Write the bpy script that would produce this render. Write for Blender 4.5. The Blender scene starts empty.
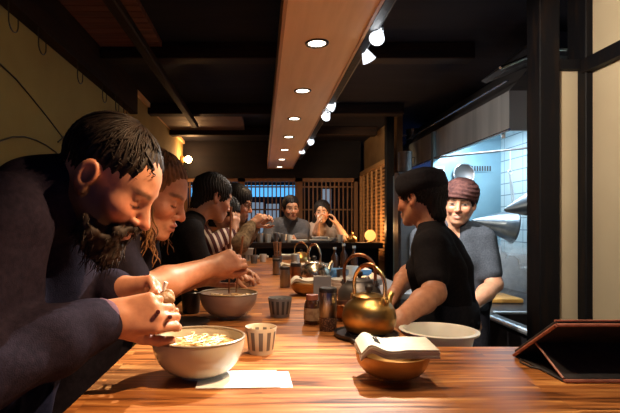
import bpy, math, random
import numpy as np
from mathutils import Vector, Matrix
random.seed(7)
rng = np.random.default_rng(7)
C = bpy.context.scene.collection
F = 480.0
H = 1.34          # eye height of the camera; counter top is at 1.0
CT = 1.0
V = Vector

def at(px, py, Y):
    """point seen at photo pixel px,py standing Y metres into the room"""
    return V(((px - 262) / F * Y, Y, H + (225 - py) / F * Y))

# ------------------------------------------------------------------ objects
def thing(name, label, cat, loc=(0, 0, 0), rotz=0, group=None):
    o = bpy.data.objects.new(name, None); C.objects.link(o)
    o.empty_display_size = .05
    o.location = loc; o.rotation_euler = (0, 0, rotz)
    o['label'] = label; o['category'] = cat
    if group: o['group'] = group
    return o

def tag(o, label, cat, group=None, kind=None):
    o['label'] = label; o['category'] = cat
    if group: o['group'] = group
    if kind: o['kind'] = kind
    return o

class MB:
    """collects shapes, then becomes ONE mesh object"""
    def __init__(s): s.v = []; s.f = []; s.n = 0; s.mi = []; s.m = 0
    def add(s, verts, faces):
        vs = [tuple(p) for p in verts]
        s.v += vs
        for f in faces:
            s.f.append(tuple(i + s.n for i in f)); s.mi.append(s.m)
        s.n += len(vs); return s
    def box(s, x0, x1, y0, y1, z0, z1, M=None, bev=0):
        if bev > 0:
            b = min(bev, (x1-x0)*.49, (y1-y0)*.49, (z1-z0)*.49)
            # rounded box: 24 verts (chamfer)
            vs = []; 
            for sx in (0, 1):
                for sy in (0, 1):
                    for sz in (0, 1):
                        X = (x0, x1)[sx]; Y = (y0, y1)[sy]; Z = (z0, z1)[sz]
                        ix = X + (b if sx == 0 else -b); iy = Y + (b if sy == 0 else -b); iz = Z + (b if sz == 0 else -b)
                        vs += [(X, iy, iz), (ix, Y, iz), (ix, iy, Z)]
            def I(sx, sy, sz, a): return (sx*4 + sy*2 + sz)*3 + a
            fs = []
            fs.append([I(0,0,0,0), I(0,0,1,0), I(0,1,1,0), I(0,1,0,0)]); fs.append([I(1,0,0,0), I(1,1,0,0), I(1,1,1,0), I(1,0,1,0)])
            fs.append([I(0,0,0,1), I(1,0,0,1), I(1,0,1,1), I(0,0,1,1)]); fs.append([I(0,1,0,1), I(0,1,1,1), I(1,1,1,1), I(1,1,0,1)])
            fs.append([I(0,0,0,2), I(0,1,0,2), I(1,1,0,2), I(1,0,0,2)]); fs.append([I(0,0,1,2), I(1,0,1,2), I(1,1,1,2), I(0,1,1,2)])
            for a in (0, 1):
                for c in (0, 1):
                    fs.append([I(a,c,0,0), I(a,c,1,0), I(a,c,1,1), I(a,c,0,1)])
                    fs.append([I(a,0,c,0), I(a,1,c,0), I(a,1,c,2), I(a,0,c,2)])
                    fs.append([I(0,a,c,1), I(1,a,c,1), I(1,a,c,2), I(0,a,c,2)])
            for a in (0, 1):
                for c in (0, 1):
                    for d in (0, 1):
                        fs.append([I(a,c,d,0), I(a,c,d,1), I(a,c,d,2)])
        else:
            vs = [(x, y, z) for x in (x0, x1) for y in (y0, y1) for z in (z0, z1)]
            fs = [(0,1,3,2), (4,6,7,5), (0,4,5,1), (2,3,7,6), (0,2,6,4), (1,5,7,3)]
        if M is not None: vs = [M @ V(p) for p in vs]
        return s.add(vs, fs)
    def lathe(s, prof, seg=32, M=None, wob=None):
        """prof: list of (r,z); closed at ends when r==0"""
        vs = []; fs = []; ring = []
        for (r, z) in prof:
            if r < 1e-6:
                ring.append([len(vs)]); vs.append((0, 0, z))
            else:
                st = len(vs)
                for i in range(seg):
                    a = 2*math.pi*i/seg; rr = r*(1 + (wob(a, z) if wob else 0))
                    vs.append((rr*math.cos(a), rr*math.sin(a), z))
                ring.append(list(range(st, st+seg)))
        for a, b in zip(ring[:-1], ring[1:]):
            if len(a) == 1 and len(b) == 1: continue
            for i in range(seg):
                j = (i+1) % seg
                if len(a) == 1: fs.append((a[0], b[j], b[i]))
                elif len(b) == 1: fs.append((a[i], a[j], b[0]))
                else: fs.append((a[i], a[j], b[j], b[i]))
        if M is not None: vs = [M @ V(p) for p in vs]
        return s.add(vs, fs)
    def tube(s, pts, r, seg=8, closed=False, flat=None):
        pts = [V(p) for p in pts]; n = len(pts)
        rr = r if isinstance(r, (list, tuple)) else [r]*n
        vs = []; fs = []; up = None
        for i, p in enumerate(pts):
            if closed: t = pts[(i+1) % n] - pts[i-1]
            else: t = pts[min(i+1, n-1)] - pts[max(i-1, 0)]
            if t.length < 1e-9: t = V((0, 0, 1))
            t.normalize()
            if up is None:
                up = V((0, 0, 1)) if abs(t.z) < .9 else V((1, 0, 0))
            a = up - t*up.dot(t)
            if a.length < 1e-6: a = t.orthogonal()
            a.normalize(); up = a; b = t.cross(a)
            for k in range(seg):
                th = 2*math.pi*k/seg
                ca, sa = math.cos(th), math.sin(th)
                if flat: vs.append(p + a*ca*rr[i]*flat + b*sa*rr[i])
                else: vs.append(p + a*ca*rr[i] + b*sa*rr[i])
        m = n if closed else n-1
        for i in range(m):
            i2 = (i+1) % n
            for k in range(seg):
                k2 = (k+1) % seg
                fs.append((i*seg+k, i*seg+k2, i2*seg+k2, i2*seg+k))
        if not closed:
            fs.append(tuple(range(seg-1, -1, -1))); fs.append(tuple((n-1)*seg + k for k in range(seg)))
        return s.add(vs, fs)
    def prism(s, poly, z0, z1, M=None):
        n = len(poly)
        vs = [(x, y, z0) for x, y in poly] + [(x, y, z1) for x, y in poly]
        fs = [tuple(range(n-1, -1, -1)), tuple(range(n, 2*n))]
        for i in range(n):
            j = (i+1) % n; fs.append((i, j, n+j, n+i))
        if M is not None: vs = [M @ V(p) for p in vs]
        return s.add(vs, fs)
    def ball(s, c, r, seg=16, M=None):
        c = V(c); rx, ry, rz = (r, r, r) if not isinstance(r, (tuple, list)) else r
        prof = []
        T = Matrix.Translation(c) @ Matrix.Diagonal((rx, ry, rz, 1))
        if M is not None: T = M @ T
        n = max(6, seg//2)
        for i in range(n+1):
            a = -math.pi/2 + math.pi*i/n
            prof.append((0 if i in (0, n) else math.cos(a), math.sin(a)))
        return s.lathe(prof, seg, T)
    def mat(s, i): s.m = i; return s
    def build(s, name, mat, parent=None, smooth=True, off=None, auto=40):
        me = bpy.data.meshes.new(name)
        vs = s.v
        if off is not None: vs = [(p[0]-off[0], p[1]-off[1], p[2]-off[2]) for p in vs]
        me.from_pydata(vs, [], s.f)
        mats = mat if isinstance(mat, (list, tuple)) else [mat]
        for m in mats: me.materials.append(m)
        if len(mats) > 1: me.polygons.foreach_set('material_index', s.mi)
        import bmesh as _b
        bm = _b.new(); bm.from_mesh(me); _b.ops.recalc_face_normals(bm, faces=bm.faces); bm.to_mesh(me); bm.free()
        if smooth:
            me.polygons.foreach_set('use_smooth', [True]*len(me.polygons))
            try: me.set_sharp_from_angle(angle=math.radians(auto))
            except Exception: pass
        o = bpy.data.objects.new(name, me); C.objects.link(o)
        if parent is not None: o.parent = parent
        return o

def dup(root, loc, rotz=None, label=None, group=None, scale=None):
    r = root.copy(); C.objects.link(r); r.location = loc
    if rotz is not None: r.rotation_euler = (0, 0, rotz)
    if scale: r.scale = (scale,)*3
    if label: r['label'] = label
    if group: r['group'] = group
    for ch in list(root.children):
        c = ch.copy(); C.objects.link(c); c.parent = r
        for g in ch.children:
            d = g.copy(); C.objects.link(d); d.parent = c
    return r

def struct(name, mb, m, smooth=False, parent=None):
    o = mb.build(name, m, parent, smooth)
    if parent is None: o['kind'] = 'structure'
    return o

def arc(c, r, a0, a1, n, ax=(1, 0, 0), ay=(0, 0, 1), ry=None):
    c = V(c); ax = V(ax); ay = V(ay); ry = r if ry is None else ry
    return [c + ax*r*math.cos(a0+(a1-a0)*i/n) + ay*ry*math.sin(a0+(a1-a0)*i/n) for i in range(n+1)]

# ---------------------------------------------------------------- materials
def mat(name, col, rough=.5, metal=0, noise=None, bump=None, emit=None, spec=None, sss=0, trans=0, alpha=1, sheen=0, coat=0, ior=None):
    """noise: (scale xyz tuple or number, colour2, lo, hi, detail); bump: (scale, strength)"""
    m = bpy.data.materials.new(name); m.use_nodes = True
    nt = m.node_tree; b = nt.nodes['Principled BSDF']
    b.inputs['Base Color'].default_value = (*col, 1)
    b.inputs['Roughness'].default_value = rough; b.inputs['Metallic'].default_value = metal
    if spec is not None: b.inputs['Specular IOR Level'].default_value = spec
    if sss:
        b.inputs['Subsurface Weight'].default_value = sss
        b.inputs['Subsurface Radius'].default_value = (.012, .004, .002); b.inputs['Subsurface Scale'].default_value = 1
    if trans: b.inputs['Transmission Weight'].default_value = trans
    if alpha < 1: b.inputs['Alpha'].default_value = alpha
    if sheen: b.inputs['Sheen Weight'].default_value = sheen
    if coat: b.inputs['Coat Weight'].default_value = coat; b.inputs['Coat Roughness'].default_value = .15
    if ior: b.inputs['IOR'].default_value = ior
    if emit:
        b.inputs['Emission Color'].default_value = (*emit[0], 1); b.inputs['Emission Strength'].default_value = emit[1]
    if noise or bump:
        tc = nt.nodes.new('ShaderNodeTexCoord')
    if noise:
        sc, c2, lo, hi, det = noise
        mp = nt.nodes.new('ShaderNodeMapping'); nt.links.new(tc.outputs['Object'], mp.inputs['Vector'])
        if isinstance(sc, (tuple, list)): mp.inputs['Scale'].default_value = sc
        else: mp.inputs['Scale'].default_value = (sc, sc, sc)
        n = nt.nodes.new('ShaderNodeTexNoise'); n.inputs['Scale'].default_value = 1; n.inputs['Detail'].default_value = det
        nt.links.new(mp.outputs[0], n.inputs['Vector'])
        r = nt.nodes.new('ShaderNodeValToRGB'); r.color_ramp.elements[0].position = lo; r.color_ramp.elements[1].position = hi
        r.color_ramp.elements[0].color = (*col, 1); r.color_ramp.elements[1].color = (*c2, 1)
        nt.links.new(n.outputs['Fac'], r.inputs['Fac']); nt.links.new(r.outputs['Color'], b.inputs['Base Color'])
    if bump:
        sc, st = bump
        mp = nt.nodes.new('ShaderNodeMapping'); nt.links.new(tc.outputs['Object'], mp.inputs['Vector'])
        if isinstance(sc, (tuple, list)): mp.inputs['Scale'].default_value = sc
        else: mp.inputs['Scale'].default_value = (sc, sc, sc)
        n = nt.nodes.new('ShaderNodeTexNoise'); n.inputs['Scale'].default_value = 1; n.inputs['Detail'].default_value = 4
        nt.links.new(mp.outputs[0], n.inputs['Vector'])
        bp = nt.nodes.new('ShaderNodeBump'); bp.inputs['Strength'].default_value = st; bp.inputs['Distance'].default_value = .004
        nt.links.new(n.outputs['Fac'], bp.inputs['Height']); nt.links.new(bp.outputs[0], b.inputs['Normal'])
    return m

def wood_counter():
    m = bpy.data.materials.new('counter_wood'); m.use_nodes = True
    nt = m.node_tree; N = nt.nodes.new; L = nt.links.new; b = nt.nodes['Principled BSDF']
    tc = N('ShaderNodeTexCoord')
    br = N('ShaderNodeTexBrick'); br.offset = .37; br.inputs['Scale'].default_value = 1
    br.inputs['Brick Width'].default_value = .92; br.inputs['Row Height'].default_value = .062
    br.inputs['Mortar Size'].default_value = .0006; br.inputs['Mortar Smooth'].default_value = .3
    br.inputs['Color1'].default_value = (0, 0, 0, 1); br.inputs['Color2'].default_value = (1, 1, 1, 1); br.inputs['Mortar'].default_value = (.2, .2, .2, 1)
    L(tc.outputs['Object'], br.inputs['Vector'])
    mp = N('ShaderNodeMapping'); mp.inputs['Scale'].default_value = (3.2, 46, 10); L(tc.outputs['Object'], mp.inputs['Vector'])
    ad = N('ShaderNodeVectorMath'); ad.operation = 'MULTIPLY_ADD'; ad.inputs[1].default_value = (7, 3, 5)
    L(br.outputs['Color'], ad.inputs[0]); L(mp.outputs[0], ad.inputs[2])
    n1 = N('ShaderNodeTexNoise'); n1.inputs['Scale'].default_value = 1; n1.inputs['Detail'].default_value = 7; n1.inputs['Distortion'].default_value = .7; L(ad.outputs[0], n1.inputs['Vector'])
    r = N('ShaderNodeValToRGB'); e = r.color_ramp.elements
    e[0].position = .33; e[0].color = (.055, .018, .006, 1); e[1].position = .70; e[1].color = (.80, .42, .135, 1)
    x = r.color_ramp.elements.new(.46); x.color = (.32, .115, .03, 1)
    x = r.color_ramp.elements.new(.58); x.color = (.50, .21, .058, 1)
    L(n1.outputs['Fac'], r.inputs['Fac'])
    mx = N('ShaderNodeMix'); mx.data_type = 'RGBA'; mx.blend_type = 'MULTIPLY'; mx.inputs[0].default_value = .55
    L(r.outputs['Color'], mx.inputs[6])
    cr = N('ShaderNodeValToRGB'); cr.color_ramp.elements[0].color = (.50, .38, .33, 1); cr.color_ramp.elements[1].color = (1.15, 1.05, .95, 1); L(br.outputs['Color'], cr.inputs['Fac'])
    L(cr.outputs['Color'], mx.inputs[7])
    # knots and stains
    mp2 = N('ShaderNodeMapping'); mp2.inputs['Scale'].default_value = (5, 16, 5); L(tc.outputs['Object'], mp2.inputs['Vector'])
    n2 = N('ShaderNodeTexNoise'); n2.inputs['Scale'].default_value = 1; n2.inputs['Detail'].default_value = 3; L(mp2.outputs[0], n2.inputs['Vector'])
    r2 = N('ShaderNodeValToRGB'); r2.color_ramp.elements[0].position = .27; r2.color_ramp.elements[0].color = (.22, .15, .13, 1); r2.color_ramp.elements[1].position = .42; r2.color_ramp.elements[1].color = (1, 1, 1, 1)
    L(n2.outputs['Fac'], r2.inputs['Fac'])
    m2 = N('ShaderNodeMix'); m2.data_type = 'RGBA'; m2.blend_type = 'MULTIPLY'; m2.inputs[0].default_value = .9
    L(mx.outputs[2], m2.inputs[6]); L(r2.outputs['Color'], m2.inputs[7]); L(m2.outputs[2], b.inputs['Base Color'])
    rr = N('ShaderNodeMapRange'); rr.inputs[3].default_value = .22; rr.inputs[4].default_value = .5; L(n1.outputs['Fac'], rr.inputs[0]); L(rr.outputs[0], b.inputs['Roughness'])
    bp = N('ShaderNodeBump'); bp.inputs['Strength'].default_value = .18; bp.inputs['Distance'].default_value = .002; L(n1.outputs['Fac'], bp.inputs['Height']); L(bp.outputs[0], b.inputs['Normal'])
    return m

def stripes(name, c1, c2, n, rough=.4, phase=0, wdt=.45):
    """upright stripes round a cup"""
    m = bpy.data.materials.new(name); m.use_nodes = True
    nt = m.node_tree; N = nt.nodes.new; L = nt.links.new; b = nt.nodes['Principled BSDF']; b.inputs['Roughness'].default_value = rough
    tc = N('ShaderNodeTexCoord'); sp = N('ShaderNodeSeparateXYZ'); L(tc.outputs['Object'], sp.inputs[0])
    a = N('ShaderNodeMath'); a.operation = 'ARCTAN2'; L(sp.outputs[1], a.inputs[0]); L(sp.outputs[0], a.inputs[1])
    mu = N('ShaderNodeMath'); mu.operation = 'MULTIPLY'; mu.inputs[1].default_value = n; L(a.outputs[0], mu.inputs[0])
    s = N('ShaderNodeMath'); s.operation = 'SINE'; L(mu.outputs[0], s.inputs[0])
    r = N('ShaderNodeValToRGB'); r.color_ramp.elements[0].position = wdt; r.color_ramp.elements[1].position = wdt+.08
    r.color_ramp.elements[0].color = (*c1, 1); r.color_ramp.elements[1].color = (*c2, 1)
    mr = N('ShaderNodeMapRange'); mr.inputs[1].default_value = -1; L(s.outputs[0], mr.inputs[0]); L(mr.outputs[0], r.inputs['Fac'])
    # keep stripes between a base band and the rim
    z = N('ShaderNodeMapRange'); z.inputs[1].default_value = .010; z.inputs[2].default_value = .013; L(sp.outputs[2], z.inputs[0])
    z2 = N('ShaderNodeMapRange'); z2.inputs[1].default_value = .059; z2.inputs[2].default_value = .061; z2.inputs[3].default_value = 1; z2.inputs[4].default_value = 0; L(sp.outputs[2], z2.inputs[0])
    zz = N('ShaderNodeMath'); zz.operation = 'MULTIPLY'; L(z.outputs[0], zz.inputs[0]); L(z2.outputs[0], zz.inputs[1])
    mx = N('ShaderNodeMix'); mx.data_type = 'RGBA'; mx.inputs[6].default_value = (*c1, 1); L(zz.outputs[0], mx.inputs[0]); L(r.outputs['Color'], mx.inputs[7])
    L(mx.outputs[2], b.inputs['Base Color'])
    return m

M = {}
M['counter'] = wood_counter()
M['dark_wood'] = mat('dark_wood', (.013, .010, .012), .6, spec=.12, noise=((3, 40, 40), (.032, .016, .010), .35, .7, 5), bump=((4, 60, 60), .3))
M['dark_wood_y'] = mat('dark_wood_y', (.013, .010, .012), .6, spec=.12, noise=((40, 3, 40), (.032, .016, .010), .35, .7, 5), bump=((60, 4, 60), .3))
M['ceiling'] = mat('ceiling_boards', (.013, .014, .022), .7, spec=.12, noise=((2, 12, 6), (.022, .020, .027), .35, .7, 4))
M['black_steel'] = mat('black_steel', (.006, .006, .008), .55, spec=.12, noise=((30, 30, 4), (.022, .013, .009), .5, .8, 4), bump=(25, .3))
M['panel'] = mat('panel_wood', (.86, .56, .30), .5, noise=((30, 2.5, 30), (.78, .49, .25), .35, .7, 4))
M['panel_edge'] = mat('panel_edge', (.42, .20, .08), .45)
M['wall_yellow'] = mat('wall_yellow', (.36, .27, .09), .85, noise=(3, (.28, .20, .065), .3, .75, 5), bump=(60, .15))
M['wall_beige'] = mat('wall_beige', (.62, .52, .36), .85, noise=(2.5, (.52, .43, .29), .3, .75, 6), bump=(80, .12))
M['wall_dark'] = mat('wall_dark', (.008, .008, .012), .7, spec=.12, noise=((2, 2, 14), (.014, .012, .015), .35, .7, 4))
M['hood'] = mat('hood_steel', (.58, .57, .56), .40, .82, noise=((1, 14, .6), (.40, .40, .40), .35, .7, 4), bump=((3, 60, 3), .05))
M['floor'] = mat('floor', (.03, .026, .024), .5, noise=(5, (.05, .04, .035), .3, .7, 4))
M['steel'] = mat('steel', (.55, .56, .57), .42, .75, noise=((2, 2, 40), (.48, .51, .55), .35, .7, 4), bump=((3, 3, 90), .05))
M['steel_wall'] = mat('steel_wall', (.26, .42, .50), .42, .7, noise=(2.5, (.16, .29, .36), .3, .75, 4), bump=(30, .05))
M['steel_dark'] = mat('steel_dark', (.16, .145, .14), .42, .8, noise=((2, 2, 30), (.13, .12, .12), .35, .7, 4))
M['chrome'] = mat('chrome', (.72, .75, .78), .22, .95, noise=(14, (.62, .65, .69), .4, .6, 3))
M['strainer'] = mat('strainer_steel', (.26, .30, .33), .34, .9, noise=(9, (.16, .19, .22), .4, .6, 3))
M['brass'] = mat('brass', (.50, .31, .11), .36, 1, noise=(14, (.38, .22, .07), .35, .75, 5), bump=(18, .12))
M['brass_light'] = mat('brass_light', (.83, .62, .33), .22, 1, noise=(25, (.70, .46, .2), .4, .7, 4))
M['copper'] = mat('copper', (.42, .20, .10), .3, 1, noise=(30, (.28, .12, .06), .4, .7, 4))
M['silver'] = mat('silver_bronze', (.58, .50, .40), .25, 1, noise=(20, (.42, .33, .24), .4, .7, 4), bump=(18, .1))
M['gold_bowl'] = mat('gold_bowl', (.45, .25, .08), .4, .6, noise=((14, 14, 50), (.30, .15, .045), .35, .7, 4))
M['celadon'] = mat('celadon', (.56, .54, .43), .22, coat=.4, noise=(9, (.47, .45, .35), .35, .75, 5))
M['rim_brown'] = mat('rim_brown', (.22, .17, .11), .35)
M['glaze_pink'] = mat('glaze_pink', (.45, .39, .36), .28, coat=.3, noise=((8, 8, 30), (.36, .30, .27), .35, .7, 5))
M['broth'] = mat('broth', (.50, .24, .07), .12, coat=.5, noise=(30, (.62, .36, .13), .35, .7, 4))
M['noodle'] = mat('noodle', (.72, .55, .30), .4)
M['meat'] = mat('meat', (.36, .20, .08), .55, noise=(60, (.14, .07, .03), .35, .7, 4), bump=(120, .6))
M['bone'] = mat('bone', (.8, .78, .74), .45)
M['black_lacquer'] = mat('black_lacquer', (.014, .012, .014), .28, noise=(20, (.02, .017, .018), .4, .6, 2))
M['black_plastic'] = mat('black_plastic', (.016, .015, .017), .45, noise=(20, (.024, .021, .021), .4, .6, 2))
M['cup_cream'] = stripes('cup_cream', (.50, .43, .33), (.11, .095, .09), 11)
M['cup_grey'] = stripes('cup_grey', (.20, .20, .21), (.05, .052, .06), 13)
M['porcelain'] = mat('porcelain', (.70, .70, .68), .25, noise=(10, (.64, .64, .62), .4, .6, 2))
M['tub'] = stripes('tub', (.36, .38, .38), (.14, .16, .18), 9)
M['paper'] = mat('paper', (.58, .52, .42), .8, noise=(40, (.53, .47, .37), .4, .6, 3))
M['paper_blue'] = mat('paper_white', (.80, .84, .88), .8, noise=(40, (.76, .80, .85), .4, .6, 3))
M['ink'] = mat('ink', (.03, .028, .03), .7)
M['glass_dark'] = mat('brown_sauce_glass', (.07, .028, .014), .12, coat=.5, noise=(15, (.045, .018, .01), .4, .6, 2))
M['label_tan'] = mat('label_tan', (.42, .32, .2), .7, noise=(50, (.3, .2, .12), .5, .6, 4))
M['acrylic'] = mat('acrylic', (.22, .23, .25), .2, noise=(6, (.3, .31, .33), .4, .6, 2))
M['pepper'] = mat('peppercorns', (.06, .03, .02), .5, noise=(260, (.35, .22, .14), .5, .62, 2))
M['mill_steel'] = mat('mill_steel', (.30, .30, .32), .3, 1, noise=((40, 40, 2), (.24, .24, .26), .4, .6, 2))
M['basin'] = mat('basin_plastic', (.60, .58, .53), .35, sss=.2, noise=(12, (.54, .51, .46), .4, .65, 3))
M['leather'] = mat('brown_leather', (.42, .15, .10), .45, noise=(50, (.32, .11, .07), .4, .6, 3), bump=(200, .2))
M['leather_dark'] = mat('dark_leather', (.008, .006, .008), .7, noise=(50, (.02, .014, .015), .4, .6, 3))
M['blue'] = mat('blue_plastic', (.10, .26, .48), .4, noise=(20, (.14, .32, .55), .4, .6, 3))
M['yellow'] = mat('yellow_plastic', (.75, .38, .08), .5, noise=(20, (.6, .28, .06), .4, .6, 3))
M['tile'] = None
M['lattice'] = mat('lattice_wood', (.15, .07, .032), .55, noise=((20, 20, 4), (.21, .10, .045), .35, .7, 3))
M['shoji'] = mat('lattice_light', (.38, .21, .09), .55, noise=((6, 6, 30), (.29, .15, .06), .35, .7, 3))
M['shoji_paper'] = mat('shoji_paper', (.22, .13, .06), .8, noise=(5, (.18, .10, .045), .4, .6, 3))
M['pane'] = mat('window_pane', (.012, .016, .022), .15, noise=(3, (.02, .026, .034), .4, .6, 2))
M['lamp_glass'] = mat('lamp_glass', (.9, .7, .4), .3, emit=((1, .62, .25), 26))
M['glow_amber'] = mat('glow_amber', (.9, .45, .12), .4, emit=((1, .42, .10), 1.0))
M['bulb'] = mat('bulb', (1, 1, 1), .3, emit=((.92, .96, 1), 22))
M['down_lens'] = mat('down_lens', (1, 1, 1), .3, emit=((1, .86, .66), 7))
M['dull_lens'] = mat('dull_lens', (.5, .42, .33), .3)
M['reflector'] = mat('reflector_glass', (.7, .72, .75), .2, emit=((.85, .92, 1), .9))
M['trim_dark'] = mat('trim_dark', (.02, .016, .015), .35)
M['kitchen_tube'] = mat('kitchen_tube', (1, 1, 1), .3, emit=((.80, .92, 1), 6))
M['sky_blue'] = mat('lit_sign', (.05, .2, .4), .4, emit=((.07, .32, .66), 1.0))
M['win_grey'] = mat('lit_window', (.1, .13, .17), .4, emit=((.16, .22, .30), .55))
M['brown_stick'] = mat('brown_chopstick', (.34, .15, .07), .4, noise=(30, (.26, .11, .05), .4, .6, 2))
M['red_lacquer'] = mat('red_chopstick', (.13, .026, .016), .35, noise=(30, (.07, .016, .01), .4, .6, 2))
M['stool'] = mat('stool_wood', (.06, .03, .018), .5, noise=((20, 20, 4), (.1, .05, .03), .35, .7, 3))
def tile_mat():
    m = bpy.data.materials.new('white_tile'); m.use_nodes = True
    nt = m.node_tree; N = nt.nodes.new; L = nt.links.new; b = nt.nodes['Principled BSDF']; b.inputs['Roughness'].default_value = .25
    tc = N('ShaderNodeTexCoord'); mp = N('ShaderNodeMapping'); mp.inputs['Rotation'].default_value = (math.pi/2, 0, math.pi/2)
    sp = N('ShaderNodeSeparateXYZ'); cb = N('ShaderNodeCombineXYZ'); L(tc.outputs['Object'], sp.inputs[0]); L(sp.outputs[1], cb.inputs[0]); L(sp.outputs[2], cb.inputs[1])
    br = N('ShaderNodeTexBrick'); br.offset = 0; br.inputs['Scale'].default_value = 1; br.inputs['Brick Width'].default_value = .3; br.inputs['Row Height'].default_value = .1
    br.inputs['Mortar Size'].default_value = .004; br.inputs['Color1'].default_value = (.42, .52, .56, 1); br.inputs['Color2'].default_value = (.37, .47, .51, 1); br.inputs['Mortar'].default_value = (.14, .19, .22, 1)
    L(cb.outputs[0], br.inputs['Vector']); L(br.outputs['Color'], b.inputs['Base Color'])
    return m
M['tile'] = tile_mat()
# ------------------------------------------------ smooth solid modelling on a grid
def npv(a): return np.array([a[0], a[1], a[2]], dtype=np.float64)

class Solid:
    def __init__(s, vox): s.p = []; s.vox = vox; s.fn = []
    def cone(s, a, b, ra, rb=None, k=.012, op=0):
        rb = ra if rb is None else rb
        a = npv(a); b = npv(b); ab = b-a; L2 = max(float(ab@ab), 1e-9); R = max(ra, rb)
        def f(X, Y, Z):
            t = np.clip(((X-a[0])*ab[0] + (Y-a[1])*ab[1] + (Z-a[2])*ab[2])/L2, 0, 1)
            return np.sqrt((X-a[0]-t*ab[0])**2 + (Y-a[1]-t*ab[1])**2 + (Z-a[2]-t*ab[2])**2) - (ra + (rb-ra)*t)
        s.p.append((np.minimum(a, b)-R, np.maximum(a, b)+R, f, k, op)); return s
    def chain(s, pts, rs, k=.012, op=0):
        for i in range(len(pts)-1): s.cone(pts[i], pts[i+1], rs[i], rs[i+1], k, op)
        return s
    def ell(s, c, r, R=None, k=.012, op=0):
        c = npv(c); r = np.array(r if isinstance(r, (tuple, list)) else (r, r, r), float)
        R = np.eye(3) if R is None else R            # columns = local axes
        ext = np.sqrt(((R*r[None, :])**2).sum(1))
        def f(X, Y, Z):
            dx, dy, dz = X-c[0], Y-c[1], Z-c[2]
            l = [(R[0, i]*dx + R[1, i]*dy + R[2, i]*dz) for i in range(3)]
            k0 = np.sqrt(sum((l[i]/r[i])**2 for i in range(3)))
            k1 = np.sqrt(sum((l[i]/r[i]**2)**2 for i in range(3)))
            return k0*(k0-1)/np.maximum(k1, 1e-6)
        s.p.append((c-ext, c+ext, f, k, op)); return s
    def noise(s, fn): s.fn.append(fn); return s
    def mesh(s):
        h = s.vox
        lo = np.min([p[0] for p in s.p if p[4] == 0], 0) - 3*h - .006; hi = np.max([p[1] for p in s.p if p[4] == 0], 0) + 3*h + .006
        n = np.ceil((hi-lo)/h).astype(int)+1
        D = np.full(tuple(n), 1.0, np.float32)
        ax = [lo[i] + h*np.arange(n[i]) for i in range(3)]
        for (a, b, f, k, op) in s.p:
            pad = k + 3*h + .004
            i0 = np.clip(np.floor((a-pad-lo)/h).astype(int), 0, n); i1 = np.clip(np.ceil((b+pad-lo)/h).astype(int)+1, 0, n)
            if np.any(i1 <= i0): continue
            sl = tuple(slice(i0[i], i1[i]) for i in range(3))
            X = ax[0][sl[0]][:, None, None]; Y = ax[1][sl[1]][None, :, None]; Z = ax[2][sl[2]][None, None, :]
            d = f(X, Y, Z).astype(np.float32); o = D[sl]
            if op == 0:
                hh = np.maximum(k-np.abs(o-d), 0)/k
                D[sl] = np.minimum(o, d) - hh*hh*k*.25
            else:
                d = -d
                hh = np.maximum(k-np.abs(o-d), 0)/k
                D[sl] = np.maximum(o, d) + hh*hh*k*.25
        if s.fn:
            near = np.argwhere(np.abs(D) < .03)
            P = lo + near*h
            for fn in s.fn: D[near[:, 0], near[:, 1], near[:, 2]] += fn(P).astype(np.float32)
        return nets(D, lo, h)

def nets(D, lo, h):
    nx, ny, nz = D.shape
    ins = D < 0
    c = [ins[i:nx-1+i, j:ny-1+j, k:nz-1+k] for i in (0, 1) for j in (0, 1) for k in (0, 1)]
    cnt = sum(x.astype(np.int8) for x in c)
    act = (cnt > 0) & (cnt < 8)
    cell = np.argwhere(act)
    idx = np.full(act.shape, -1, np.int32); idx[act] = np.arange(len(cell))
    acc = np.zeros((len(cell), 3)); num = np.zeros(len(cell))
    off = [(i, j, k) for i in (0, 1) for j in (0, 1) for k in (0, 1)]
    val = {o: D[cell[:, 0]+o[0], cell[:, 1]+o[1], cell[:, 2]+o[2]].astype(np.float64) for o in off}
    for o in off:
        for a in range(3):
            if o[a] == 0:
                p = list(o); p[a] = 1; p = tuple(p)
                v0, v1 = val[o], val[p]; m = (v0 < 0) != (v1 < 0)
                t = np.where(m, v0/np.where(m, v0-v1, 1), 0)
                q = np.array(o, float)[None, :].repeat(len(cell), 0); q[:, a] += t
                acc[m] += q[m]; num[m] += 1
    verts = lo + (cell + acc/np.maximum(num, 1)[:, None])*h
    faces = []
    for a in range(3):
        b, d = (a+1) % 3, (a+2) % 3
        sl0 = [slice(None)]*3; sl1 = [slice(None)]*3
        sl0[a] = slice(0, -1); sl1[a] = slice(1, None)
        x = ins[tuple(sl0)] != ins[tuple(sl1)]
        e = np.argwhere(x)
        e = e[(e[:, b] > 0) & (e[:, d] > 0) & (e[:, b] < D.shape[b]-1) & (e[:, d] < D.shape[d]-1)]
        if not len(e): continue
        fl = ins[e[:, 0], e[:, 1], e[:, 2]]
        q = []
        for (db, dd) in ((-1, -1), (0, -1), (0, 0), (-1, 0)):
            g = e.copy(); g[:, b] += db; g[:, d] += dd
            q.append(idx[g[:, 0], g[:, 1], g[:, 2]])
        q = np.stack(q, 1)
        q[~fl] = q[~fl][:, ::-1]
        faces.append(q)
    return verts, np.concatenate(faces)

def relax(v, f, n=1, lam=.5):
    for _ in range(n):
        acc = np.zeros_like(v); cnt = np.zeros(len(v))
        for i in range(4):
            a = f[:, i]; b = f[:, (i+1) % 4]
            np.add.at(acc, a, v[b]); np.add.at(acc, b, v[a]); np.add.at(cnt, a, 1); np.add.at(cnt, b, 1)
        v = v + lam*(acc/np.maximum(cnt, 1)[:, None] - v)
    return v

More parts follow.
